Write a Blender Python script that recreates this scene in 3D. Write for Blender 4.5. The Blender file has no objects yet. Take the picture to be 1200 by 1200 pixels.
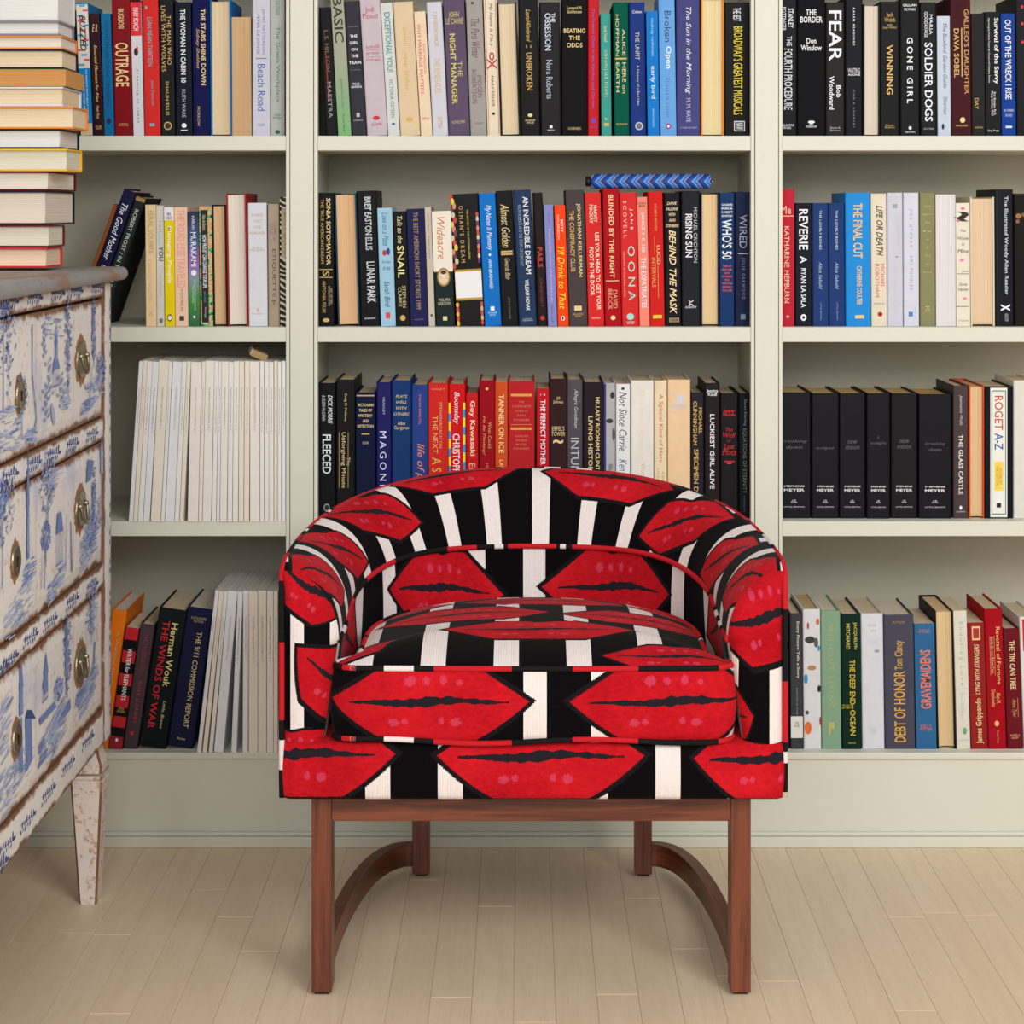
import bpy, bmesh, math, random
from mathutils import Vector, Matrix
random.seed(7)
SC = bpy.context.scene
COL = SC.collection
F = 2376.0          # focal length in pixels of the 1200 px frame
VX, VY = 613.0, 248.0
CAMD, CAMH = 3.6, 1.1273     # camera distance to the bookcase front, height above the floor

# ---------------------------------------------------------------- camera, world, lights, exposure
cd = bpy.data.cameras.new('camera'); cam = bpy.data.objects.new('camera', cd); COL.objects.link(cam)
cam.location = (0, -CAMD, CAMH); cam.rotation_euler = (math.pi/2, 0, 0)
cd.sensor_width = 36; cd.lens = 36*F/1200
cd.shift_x = -(VX-600)/1200; cd.shift_y = (VY-600)/1200
cd.clip_start = .05; cd.clip_end = 50
SC.camera = cam
w = bpy.data.worlds.new('world'); SC.world = w; w.use_nodes = True
bg = w.node_tree.nodes['Background']; bg.inputs[0].default_value = (1.0, .985, .965, 1); bg.inputs[1].default_value = .5

def area(name, loc, target, size, power, col=(1, 1, 1), sizey=None):
    l = bpy.data.lights.new(name, 'AREA'); l.energy = power; l.color = col; l.size = size
    if sizey: l.shape = 'RECTANGLE'; l.size_y = sizey
    o = bpy.data.objects.new(name, l); COL.objects.link(o); o.location = loc
    o.rotation_euler = (Vector(target)-Vector(loc)).to_track_quat('-Z', 'Y').to_euler()
    return o
area('key_light', (1.9, -4.3, 2.7), (0, -.1, .6), 1.7, 112, (1.0, .982, .955), 1.7)  # soft area key light added at front right, no window built
area('fill_light', (-.5, -4.8, 2.1), (0, 0, .5), 2.8, 88, (.985, .99, 1.0), 1.8)
vs = SC.view_settings
vs.view_transform = 'Standard'; vs.look = 'None'; vs.gamma = 1; vs.use_curve_mapping = False
vs.exposure = -.07
SC.display_settings.display_device = 'sRGB'

# ---------------------------------------------------------------- helpers
def lin(c):
    return tuple((v/255/12.92 if v/255 <= .04045 else ((v/255+.055)/1.055)**2.4) for v in c[:3])+(1,)
def PX(px, D): return (px-VX)*D/F            # pixel column at distance D -> world x
def PZ(py, D): return CAMH-(py-VY)*D/F       # pixel row at distance D -> world z

def new_obj(name, me, parent=None, mats=None):
    o = bpy.data.objects.new(name, me); COL.objects.link(o)
    if parent: o.parent = parent
    if mats and not me.materials:
        for m in (mats if isinstance(mats, (list, tuple)) else [mats]): me.materials.append(m)
    return o
def mesh(name, verts, faces, mats=None, parent=None, smooth=False, idx=None):
    me = bpy.data.meshes.new(name); me.from_pydata(verts, [], faces)
    if smooth: me.polygons.foreach_set('use_smooth', [True]*len(me.polygons))
    if idx: me.polygons.foreach_set('material_index', idx)
    me.update()
    return new_obj(name, me, parent, mats)
def empty(name, loc, label, cat, group=None):
    o = bpy.data.objects.new(name, None); COL.objects.link(o); o.location = loc; o.empty_display_size = .05
    o['label'] = label; o['category'] = cat
    if group: o['group'] = group
    return o
def boxes(name, bs, mat, parent=None, bevel=0, seg=2):
    """one mesh of the boxes (x0,x1,y0,y1,z0,z1)"""
    bm = bmesh.new()
    for b in bs:
        r = bmesh.ops.create_cube(bm, size=1)
        for v in r['verts']:
            v.co = Vector((b[0]+(v.co.x+.5)*(b[1]-b[0]), b[2]+(v.co.y+.5)*(b[3]-b[2]), b[4]+(v.co.z+.5)*(b[5]-b[4])))
    if bevel:
        bmesh.ops.bevel(bm, geom=bm.edges[:], offset=bevel, segments=seg, affect='EDGES', profile=.6)
    me = bpy.data.meshes.new(name); bm.to_mesh(me); bm.free()
    if bevel: me.polygons.foreach_set('use_smooth', [False]*len(me.polygons))
    return new_obj(name, me, parent, mat)
def tube(name, pts, r, mat, parent=None, n=10, closed=False, uv=False, cap=True):
    pts = [Vector(p) for p in pts]; N = len(pts); V = []; Fc = []; rr = r if isinstance(r, (list, tuple)) else [r]*N
    up = Vector((0, 0, 1)); acc = [0]
    for i in range(1, N): acc.append(acc[-1]+(pts[i]-pts[i-1]).length)
    prev = None
    for i, p in enumerate(pts):
        a = pts[(i-1) % N] if (closed or i) else p; b = pts[(i+1) % N] if (closed or i < N-1) else p
        t = (b-a).normalized()
        if prev is None:
            s = t.cross(up)
            if s.length < .1: s = t.cross(Vector((1, 0, 0)))
        else: s = prev-t*prev.dot(t)
        s.normalize(); prev = s; q = t.cross(s)
        for k in range(n):
            an = 2*math.pi*k/n
            V.append(p+(s*math.cos(an)+q*math.sin(an))*rr[i])
    M = N if closed else N-1
    for i in range(M):
        for k in range(n):
            Fc.append((i*n+k, i*n+(k+1) % n, ((i+1) % N)*n+(k+1) % n, ((i+1) % N)*n+k))
    if not closed and cap:
        Fc.append(tuple(range(n-1, -1, -1))); Fc.append(tuple((N-1)*n+k for k in range(n)))
    o = mesh(name, V, Fc, mat, parent, smooth=True)
    if uv:
        at = o.data.attributes.new('uvm', 'FLOAT_VECTOR', 'POINT')
        at.data.foreach_set('vector', [c for i in range(N) for k in range(n) for c in (acc[i], k/n, 0)])
    return o
def lathe(name, prof, mat, parent=None, n=24, axis='z', smooth=True, sx=1, sy=1):
    V = []; Fc = []
    for r, z in prof:
        for k in range(n):
            a = 2*math.pi*k/n; c = (r*math.cos(a)*sx, r*math.sin(a)*sy, z)
            V.append(c if axis == 'z' else (c[2], c[0], c[1]))
    for i in range(len(prof)-1):
        for k in range(n): Fc.append((i*n+k, i*n+(k+1) % n, (i+1)*n+(k+1) % n, (i+1)*n+k))
    Fc.append(tuple(range(n-1, -1, -1))); Fc.append(tuple((len(prof)-1)*n+k for k in range(n)))
    return mesh(name, V, Fc, mat, parent, smooth=smooth)

# node expression helper
class NT:
    def __init__(s, name, rough=.6, spec=.3):
        s.m = bpy.data.materials.new(name); s.m.use_nodes = True; s.t = s.m.node_tree; s.n = s.t.nodes
        s.b = s.n['Principled BSDF']; s.b.inputs['Roughness'].default_value = rough
        s.b.inputs['Specular IOR Level'].default_value = spec
    def node(s, k, **kw):
        n = s.n.new(k)
        for a, v in kw.items(): setattr(n, a, v)
        return n
    def link(s, a, b): s.t.links.new(a, b)
    def put(s, inp, v):
        if isinstance(v, X): s.link(v.o, inp)
        elif isinstance(v, bpy.types.NodeSocket): s.link(v, inp)
        else: inp.default_value = v
    def math(s, op, a, b=None, c=None):
        n = s.n.new('ShaderNodeMath'); n.operation = op
        for i, v in enumerate((a, b, c)):
            if v is not None: s.put(n.inputs[i], v)
        return X(s, n.outputs[0])
    def mix(s, f, a, b, mode='MIX'):
        n = s.n.new('ShaderNodeMix'); n.data_type = 'RGBA'; n.blend_type = mode
        s.put(n.inputs[0], f); s.put(n.inputs[6], a); s.put(n.inputs[7], b)
        return n.outputs[2]
    def noise(s, vec, scale, detail=3, rough=.5, dist=0):
        n = s.n.new('ShaderNodeTexNoise'); n.inputs['Scale'].default_value = scale; n.inputs['Detail'].default_value = detail
        n.inputs['Roughness'].default_value = rough; n.inputs['Distortion'].default_value = dist
        if vec is not None: s.link(vec, n.inputs['Vector'])
        return X(s, n.outputs['Fac'])
    def coord(s, k='Object'): return s.n.new('ShaderNodeTexCoord').outputs[k]
    def mapping(s, vec, scale=(1, 1, 1), loc=(0, 0, 0), rot=(0, 0, 0)):
        n = s.n.new('ShaderNodeMapping'); n.inputs['Scale'].default_value = scale; n.inputs['Location'].default_value = loc
        n.inputs['Rotation'].default_value = rot; s.link(vec, n.inputs['Vector']); return n.outputs[0]
    def sep(s, vec):
        n = s.n.new('ShaderNodeSeparateXYZ'); s.link(vec, n.inputs[0]); return [X(s, o) for o in n.outputs]
    def comb(s, x, y, z):
        n = s.n.new('ShaderNodeCombineXYZ')
        for i, v in enumerate((x, y, z)): s.put(n.inputs[i], v)
        return n.outputs[0]
    def ramp(s, f, stops, interp='LINEAR'):
        n = s.n.new('ShaderNodeValToRGB'); n.color_ramp.interpolation = interp; e = n.color_ramp.elements
        while len(e) < len(stops): e.new(.5)
        for i, (p, c) in enumerate(stops): e[i].position = p; e[i].color = c
        s.put(n.inputs[0], f); return n.outputs[0]
    def smooth(s, v, a, b):
        n = s.n.new('ShaderNodeMapRange'); n.interpolation_type = 'SMOOTHSTEP'
        s.put(n.inputs[0], v); n.inputs[1].default_value = a; n.inputs[2].default_value = b
        return X(s, n.outputs[0])
    def bump(s, h, strength=.3, dist=.001):
        n = s.n.new('ShaderNodeBump'); n.inputs['Strength'].default_value = strength; n.inputs['Distance'].default_value = dist
        s.put(n.inputs['Height'], h); s.link(n.outputs[0], s.b.inputs['Normal'])
    def color(s, c): s.put(s.b.inputs['Base Color'], c)
class X:
    def __init__(s, t, o): s.t = t; s.o = o
    def __add__(s, b): return s.t.math('ADD', s, b)
    __radd__ = __add__
    def __sub__(s, b): return s.t.math('SUBTRACT', s, b)
    def __rsub__(s, b): return s.t.math('SUBTRACT', b, s)
    def __mul__(s, b): return s.t.math('MULTIPLY', s, b)
    __rmul__ = __mul__
    def __truediv__(s, b): return s.t.math('DIVIDE', s, b)
    def __neg__(s): return s.t.math('MULTIPLY', s, -1.0)
    def abs(s): return s.t.math('ABSOLUTE', s)
    def gt(s, b): return s.t.math('GREATER_THAN', s, b)
    def lt(s, b): return s.t.math('LESS_THAN', s, b)
    def min(s, b): return s.t.math('MINIMUM', s, b)
    def max(s, b): return s.t.math('MAXIMUM', s, b)
    def floor(s): return s.t.math('FLOOR', s)
    def fract(s): return s.t.math('FRACT', s)
    def pow(s, b): return s.t.math('POWER', s, b)
    def sin(s): return s.t.math('SINE', s)

def plain(name, c, rough=.6, spec=.3, metal=0):
    t = NT(name, rough, spec); t.b.inputs['Base Color'].default_value = lin(c); t.b.inputs['Metallic'].default_value = metal
    return t.m

# ---------------------------------------------------------------- setting materials
def paint_mat(name, c, var=.04):
    t = NT(name, .5, .35); co = t.coord()
    n = t.noise(co, 3.5, 3); n2 = t.noise(co, 60, 2)
    k = lin(c); dark = tuple(v*(1-var*2) for v in k[:3])+(1,)
    t.color(t.mix(n, dark, k)); t.bump(n2, .12, .0006); return t.m
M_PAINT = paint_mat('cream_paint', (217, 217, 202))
M_BACK = paint_mat('cream_paint_shaded', (196, 192, 174))  # same cream paint, darkened to put the bays' inner shade into the colour
M_WALL = paint_mat('wall_paint', (226, 222, 208))
def plank_mat():
    t = NT('whitewashed_oak', .42, .4); co = t.coord('Object'); oi = t.node('ShaderNodeObjectInfo')
    r = X(t, oi.outputs['Random'])
    x, y, z = t.sep(co)
    v = t.comb(x*38+r*50, y*2.2+r*13, z)
    g = t.noise(v, 1.6, 5, .6, .4); fine = t.noise(t.comb(x*260+r*31, y*9, z), 1.5, 3, .6)
    c = t.mix(g, lin((214, 190, 158)), lin((236, 216, 188)))
    c = t.mix(t.smooth(fine, .55, .8)*.35, c, lin((172, 150, 120)))
    c = t.mix(r*.3, c, lin((208, 184, 152)))
    t.color(c); t.bump(fine, .25, .0005); return t.m
M_PLANK = plank_mat()
M_SUB = plain('sub_floor', (126, 100, 72), .9)

# floor: planks 6 cm wide running towards the camera, each an object of its own near the front
floor = boxes('floor', [(-1.9, 3.2, -4.6, .34, -.06, -.0035)], M_SUB); floor['kind'] = 'structure'
PW = .0597; rnd = random.Random(3)
plank_meshes = {}
def plank(x, y0, y1, th):
    L = round(y1-y0, 2); key = (L,)
    if key not in plank_meshes:
        hw = PW/2-.00016; e = .0004
        V = [(-hw, 0, -.0035), (hw, 0, -.0035), (hw, L, -.0035), (-hw, L, -.0035), (-hw, 0.0005, -e), (hw, .0005, -e), (hw, L-.0005, -e), (-hw, L-.0005, -e),
             (-hw+e, e+.0005, 0), (hw-e, e+.0005, 0), (hw-e, L-e-.0005, 0), (-hw+e, L-e-.0005, 0)]
        Fc = [(0, 1, 5, 4), (1, 2, 6, 5), (2, 3, 7, 6), (3, 0, 4, 7), (4, 5, 9, 8), (5, 6, 10, 9), (6, 7, 11, 10), (7, 4, 8, 11), (8, 9, 10, 11)]
        me = bpy.data.meshes.new('plank'); me.from_pydata(V, [], Fc); me.materials.append(M_PLANK); plank_meshes[key] = me
    o = bpy.data.objects.new('plank', plank_meshes[key]); COL.objects.link(o); o.parent = floor; o.location = (x, y0, th)
farV = []; farF = []
def farplank(x, y0, y1):
    hw = PW/2-.00016; b = len(farV)
    farV.extend([(x-hw, y0+.0005, 0), (x+hw, y0+.0005, 0), (x+hw, y1-.0005, 0), (x-hw, y1-.0005, 0)]); farF.append((b, b+1, b+2, b+3))
npl = 0
for i in range(-30, 53):
    x = -.0135+(i+.5)*PW-.0; near = -.98 <= x <= .98
    y = .30-rnd.random()*.5
    first = True; edge = .30
    while edge > -4.5:
        L = round(rnd.choice((.55, .7, .85, 1.0, 1.2))-(rnd.random()*.4 if first else 0), 2); first = False
        y0 = max(edge-L, -4.55)
        if near and edge > -1.25 and npl < 290: plank(x, round(y0, 3), round(y0, 3)+round(edge-y0, 2), rnd.uniform(-.00015, .00015)); npl += 1
        else: farplank(x, y0, edge)
        edge = y0
fp = mesh('plank_field', farV, farF, M_PLANK, floor); fp['kind'] = 'stuff'

wl = boxes('wall_left', [(-1.42, -1.30, -4.6, .34, 0, 2.7)], M_WALL); wl['kind'] = 'structure'
wb = boxes('wall_back', [(-1.42, 3.2, .34, .44, 0, 2.7)], M_WALL); wb['kind'] = 'structure'
bb = boxes('baseboard_back', [(1.30, 3.2, .325, .34, 0, .09)], M_PAINT); bb['kind'] = 'structure'

# ---------------------------------------------------------------- bookcase
S = 1/660.0
def bx(px): return (px-VX)*S
shelf_z = {0: 1.607, 1: 1.262, 2: .922, 3: .577, 4: .1672}
bc = empty('built_in_bookcase', (0, 0, 0), 'cream painted built-in bookcase covering the wall behind the armchair, filled with books', 'bookcase')
stiles = [(-212, -175), (335, 372), (880, 917), (1425, 1462)]
TH = .0262; TOP = 2.30
for i, (a, b) in enumerate(stiles):
    xa, xb = bx(a), bx(b); bd = 5*S
    o = boxes('stile', [(xa+bd, xb-bd, 0, .02, .145, TOP)], M_PAINT, bc, .0009)
    boxes('bead', [(xa, xa+bd-.0012, .0006, .02, .145, TOP)], M_PAINT, o, .0012)
    boxes('bead', [(xb-bd+.0012, xb, .0006, .02, .145, TOP)], M_PAINT, o, .0012)
    boxes('upright_panel', [(xa+.0105, xb-.0105, .0201, .32, .0, TOP)], M_PAINT, bc)
bays = [(-175, 335), (372, 880), (917, 1425)]
for (a, b) in bays:
    for k, z in list(shelf_z.items())+[(-1, 1.95)]:
        if k == 4: continue
        boxes('shelf_board', [(bx(a)+.0003, bx(b)-.0003, .0012, .0203, z-TH, z), (bx(a)-.0102, bx(b)+.0102, .0204, .3195, z-TH, z)], M_PAINT, bc, .0009)
    boxes('shelf_board', [(bx(a)-.0102, bx(b)+.0102, .0201, .3195, shelf_z[4]-.012, shelf_z[4])], M_PAINT, bc)
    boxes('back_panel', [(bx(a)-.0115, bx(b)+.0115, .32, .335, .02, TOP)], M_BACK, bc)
xa, xb = bx(-212), bx(1462)
boxes('shelf_nosing', [(xa, xb, -.003, .02, .1555, shelf_z[4])], M_PAINT, bc, .002)
boxes('plinth_panel', [(xa, xb, .004, .02, .0255, .155)], M_PAINT, bc)
boxes('base_moulding', [(xa, xb, -.008, .004, 0, .019), (xa, xb, -.004, .0035, .0195, .0262)], M_PAINT, bc, .0018)
boxes('top_board', [(xa, xb, -.01, .335, TOP, TOP+.04)], M_PAINT, bc, .003)

# ---------------------------------------------------------------- books
_mc = {}
def cover_mat(c, kind='board'):
    key = (c, kind)
    if key not in _mc:
        t = NT('book_cloth' if kind == 'cloth' else 'book_jacket', .75 if kind == 'cloth' else .5, .12)
        co = t.coord('Object'); n = t.noise(co, 40, 3); k = tuple(v**1.2 for v in lin(c)[:3])+(1,)
        t.color(t.mix(n, tuple(v*.88 for v in k[:3])+(1,), tuple(min(1, v*1.06) for v in k[:3])+(1,)))
        if kind == 'cloth':
            x, y, z = t.sep(co); t.bump((x*5200).sin()+(z*5200).sin(), .3, .0003)
        else: t.bump(t.noise(co, 300, 2), .08, .0004)
        _mc[key] = t.m
    return _mc[key]
def page_mat(c):
    key = (c, 'page')
    if key not in _mc:
        t = NT('paper_pages', .85, .1); x, y, z = t.sep(t.coord('Object')); k = lin(c)
        n = t.noise(t.comb(x*1400, y*3, z*2), 1, 3, .6)
        t.color(t.mix(t.smooth(n, .35, .7), tuple(v*.80 for v in k[:3])+(1,), tuple(min(1, v*1.04) for v in k[:3])+(1,)))
        t.bump(n, .5, .0006); _mc[key] = t.m
    return _mc[key]
def ink(c):
    key = (c, 'ink')
    if key not in _mc: _mc[key] = plain('print_ink', c, .5, .3)
    return _mc[key]

# lettering: filled text outlines, cached by string and style
_tc = {}
def text_geo(s, st=''):
    key = (s, st)
    if key in _tc: return _tc[key]
    cu = bpy.data.curves.new('t', 'FONT'); cu.body = s; cu.fill_mode = 'FRONT'; cu.resolution_u = 2
    cu.align_x = 'CENTER'; cu.space_line = .85
    if 'b' in st: cu.offset = .013
    if 'i' in st: cu.shear = .3
    if 'w' in st: cu.space_character = 1.5
    ob = bpy.data.objects.new('t', cu); COL.objects.link(ob)
    dg = bpy.context.evaluated_depsgraph_get()
    me = ob.evaluated_get(dg).to_mesh()
    V = [(v.co.x, v.co.y) for v in me.vertices]; Fc = [tuple(p.vertices) for p in me.polygons]
    ob.evaluated_get(dg).to_mesh_clear(); bpy.data.objects.remove(ob); bpy.data.curves.remove(cu)
    if V:
        x0 = min(v[0] for v in V); x1 = max(v[0] for v in V); y0 = min(v[1] for v in V); y1 = max(v[1] for v in V)
        V = [((v[0]-x0)/(x1-x0 or 1)-.5, (v[1]-y0)/(y1-y0 or 1)-.5) for v in V]
    _tc[key] = (V, Fc); return _tc[key]

def Vt(s, c, t0, t1, h, col, st=''): return ('V', s, c, t0, t1, h, col, st)   # reads downwards
def Ut(s, c, t0, t1, h, col, st=''): return ('U', s, c, t0, t1, h, col, st)   # reads upwards
def Ht(s, t, hh, wf, col, st=''): return ('H', s, t, hh, wf, col, st)
def Q(c, t, wf, hf, col): return ('Q', c, t, wf, hf, col)
def E(c, t, wf, hf, col): return ('E', c, t, wf, hf, col)

def decal_geo(d, w, h):
    k = d[0]
    if k in 'VU':
        _, s, c, t0, t1, hf, col, st = d; V, Fc = text_geo(s, st); L = (t1-t0)*h; G = hf*w; zc = h-(t0+t1)/2*h; xc = (c-.5)*w
        P = [(xc+v[1]*G, zc-v[0]*L) if k == 'V' else (xc-v[1]*G, zc+v[0]*L) for v in V]
    elif k == 'H':
        _, s, t, hh, wf, col, st = d; V, Fc = text_geo(s, st)
        P = [(v[0]*wf*w, h-t*h+v[1]*hh*h) for v in V]
    elif k == 'Q':
        _, c, t, wf, hf, col = d; xc = (c-.5)*w; zc = h-t*h; a = wf*w/2; b = hf*h/2
        P = [(xc-a, zc-b), (xc+a, zc-b), (xc+a, zc+b), (xc-a, zc+b)]; Fc = [(0, 1, 2, 3)]
    else:
        _, c, t, wf, hf, col = d; xc = (c-.5)*w; zc = h-t*h
        P = [(xc+math.cos(i*math.pi/8)*wf*w/2, zc+math.sin(i*math.pi/8)*hf*h/2) for i in range(16)]; Fc = [tuple(range(16))]
    return P, Fc, col
BOOKS = []
def build_book(w, h, d, kind, col, page, decals=(), cloth=False, spine_mat=None):
    """root at the middle of the foot of the face shown; w thickness, h height, d depth. Returns the root's children spec."""
    hard = kind in 'hr'; rev = kind in 'rq'
    t = .0026 if hard else .0007
    t = min(t, w*.16)
    c = min(.0028, w*.22) if hard else min(.0012, w*.15)
    gap = 0 if not hard else .003
    prof = [(-w/2, d), (-w/2, c), (-w/2+c*.3, c*.3), (-w/2+c, 0), (w/2-c, 0), (w/2-c*.3, c*.3), (w/2, c), (w/2, d),
            (w/2-t, d), (w/2-t, t+c*.3), (-w/2+t, t+c*.3), (-w/2+t, d)]
    if rev: prof = [(x, d-y) for x, y in prof][::-1]
    n = len(prof); V = [(x, y, 0) for x, y in prof]+[(x, y, h) for x, y in prof]
    Fc = [(i, (i+1) % n, n+(i+1) % n, n+i) for i in range(n)]
    # caps as strips (U shape): left board, spine, right board
    if rev:
        k = n-1; f = lambda i: k-i
    else: f = lambda i: i
    cap = [(0, 1, 10, 11), (1, 2, 3, 10), (3, 4, 9, 10), (4, 5, 6, 9), (6, 7, 8, 9)]
    for q in cap:
        q = tuple(f(i) for i in q)
        Fc.append(tuple(i+n for i in (q[::-1] if rev else q))); Fc.append(q if rev else q[::-1])
    # page block
    pg = .0035 if hard else 0.0
    x0, x1 = -w/2+t*1.02, w/2-t*1.02; ys = t+c*.3+.0002; ye = d-(.004 if hard else .0003); z0, z1 = (.003, h-.003) if hard else (.0002, h-.0002)
    m = 6; PV = []; PF = []
    if not rev: arc = [(x0+(x1-x0)*i/m, ye-(math.sin(math.pi*i/m)*.003)) for i in range(m+1)]; base = [(x1, ys), (x0, ys)]
    else:
        lo = .004 if hard else .0003; arc = [(x0+(x1-x0)*i/m, lo+math.sin(math.pi*i/m)*(.004 if hard else .0012)) for i in range(m+1)]; base = [(x1, d-ys), (x0, d-ys)]
    loop = arc+base
    k = len(loop)
    PV = [(x, y, z0) for x, y in loop]+[(x, y, z1) for x, y in loop]
    sgn = 1 if rev else -1
    for i in range(k):
        q = (i, (i+1) % k, k+(i+1) % k, k+i); PF.append(q if sgn > 0 else q[::-1])
    top = [tuple(k+i for i in range(k))]; bot = [tuple(range(k-1, -1, -1))]
    if sgn < 0: top = [t_[::-1] for t_ in top]; bot = [t_[::-1] for t_ in bot]
    PF += top+bot
    return V, Fc, PV, PF
def add_book(loc, rot, w, h, d, kind, col, page, decals, label, cat='book', group=None, name='book', cloth=False, spine=None):
    root = empty(name, loc, label, cat, group); root.rotation_euler = rot
    V, Fc, PV, PF = build_book(w, h, d, kind, col, page)
    mesh('cover', V, Fc, spine if spine else cover_mat(col, 'cloth' if cloth else 'board'), root)
    mesh('page_block', PV, PF, page_mat(page), root)
    groups = {}
    order = 0
    for dc in decals:
        if dc[0] in 'QE': order += 1
        lvl = order if dc[0] in 'QE' else 40
        P, F2, c = decal_geo(dc, w, h); key = ('T' if dc[0] in 'VUH' else 'Q', c, len(groups))
        g = groups.setdefault(key, ([], [])); b = len(g[0])
        y = -.00015-.00006*(order if dc[0] in 'QE' else order+1)
        g[0].extend((x, y, z) for x, z in P); g[1].extend(tuple(b+i for i in f) for f in F2)
    for (k, c, _), (v, f) in groups.items():
        if v: mesh('lettering' if k == 'T' else 'printed_mark', v, f, ink(c), root)
    return root

CREAM = (222, 203, 172); TAN = (222, 186, 146); WHITEP = (226, 216, 200); GOLD = (204, 166, 92); PALEGOLD = (222, 200, 140); WHT = (228, 232, 238); RED = (205, 25, 40)
BLK = (24, 23, 27); NAVY = (30, 34, 66)
ROWS = {1: (1.262, .028), 2: (.922, .030), 3: (.577, .036), 4: (.1672, .022)}
rb = random.Random(11)
def row(n, where, items, kdep=None):
    zs, inset = ROWS[n]; prev = None; yb = VY+(CAMH-zs)*F/(CAMD+inset)
    for it in items:
        x0, x1, yt, dx, kind, col, desc, dec = it[:8]; opt = it[8] if len(it) > 8 else {}
        Hn = yb-yt
        if prev:                            # neighbours touch but never cross
            px1, pdx, pH = prev; m = min(Hn, pH); x0 = max(x0, px1+.2); gap = (x0+dx*m/Hn)-(px1+pdx*m/pH)
            if gap < .3: dx += (.3-gap)*Hn/m
        prev = (x1, dx, Hn)
        ins = opt.get('ins', inset)+rb.uniform(-.0025, .0025); D = CAMD+ins
        lx, rx = PX(x0, D), PX(x1, D)
        H = PZ(yt, D)-zs; lean = math.atan2(dx*D/F, H)
        wp = (rx-lx)*math.cos(lean)-.0003
        h = (H-abs(math.sin(lean))*wp*0)/math.cos(lean)
        # pivot so that the lower corner touches the board
        off = wp/2
        if lean < 0: px, pz = lx, zs; cx = px+off*math.cos(lean); cz = pz-off*math.sin(lean)
        else: px = rx; cx = px-off*math.cos(lean); cz = zs+off*math.sin(lean)
        dep = opt.get('d', rb.uniform(.145, .16) if kind in 'hr' else rb.uniform(.122, .138))
        page = opt.get('page', CREAM if kind in 'hp' else TAN)
        kn = {'h': 'hardback', 'p': 'paperback', 'r': 'hardback', 'q': 'paperback'}[kind]
        lab = desc.replace('#', kn)+' '+where
        add_book((cx, ins, cz+.0002), (0, lean, 0), wp, h, dep, kind, col, page, dec, lab, group=opt.get('group'), cloth=opt.get('cloth', False), spine=opt.get('spine'), name=opt.get('name', 'book'), cat=opt.get('cat', 'book'))

def wavy_mat(name, cols, scale=30, dist=6, rot=.6, kind='wave', interp='CONSTANT'):
    t = NT(name, .5, .3); co = t.mapping(t.coord('Object'), rot=(0, rot, 0))
    if kind == 'wave':
        n = t.node('ShaderNodeTexWave'); n.inputs['Scale'].default_value = scale; n.inputs['Distortion'].default_value = dist; n.inputs['Detail'].default_value = 1; t.link(co, n.inputs['Vector']); f = n.outputs['Fac']
        f = X(t, f)
    else: f = t.noise(co, scale, 2, .6, dist)
    t.color(t.ramp(f, [(i/len(cols) if kind == 'wave' else .3+.4*i/len(cols), lin(c)) for i, c in enumerate(cols)], interp)); return t.m
def gradient_mat(name, stops, h):
    t = NT(name, .45, .35); x, y, z = t.sep(t.coord('Object'))
    t.color(t.ramp(z/h, [(p, lin(c)) for p, c in stops])); return t.m

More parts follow.
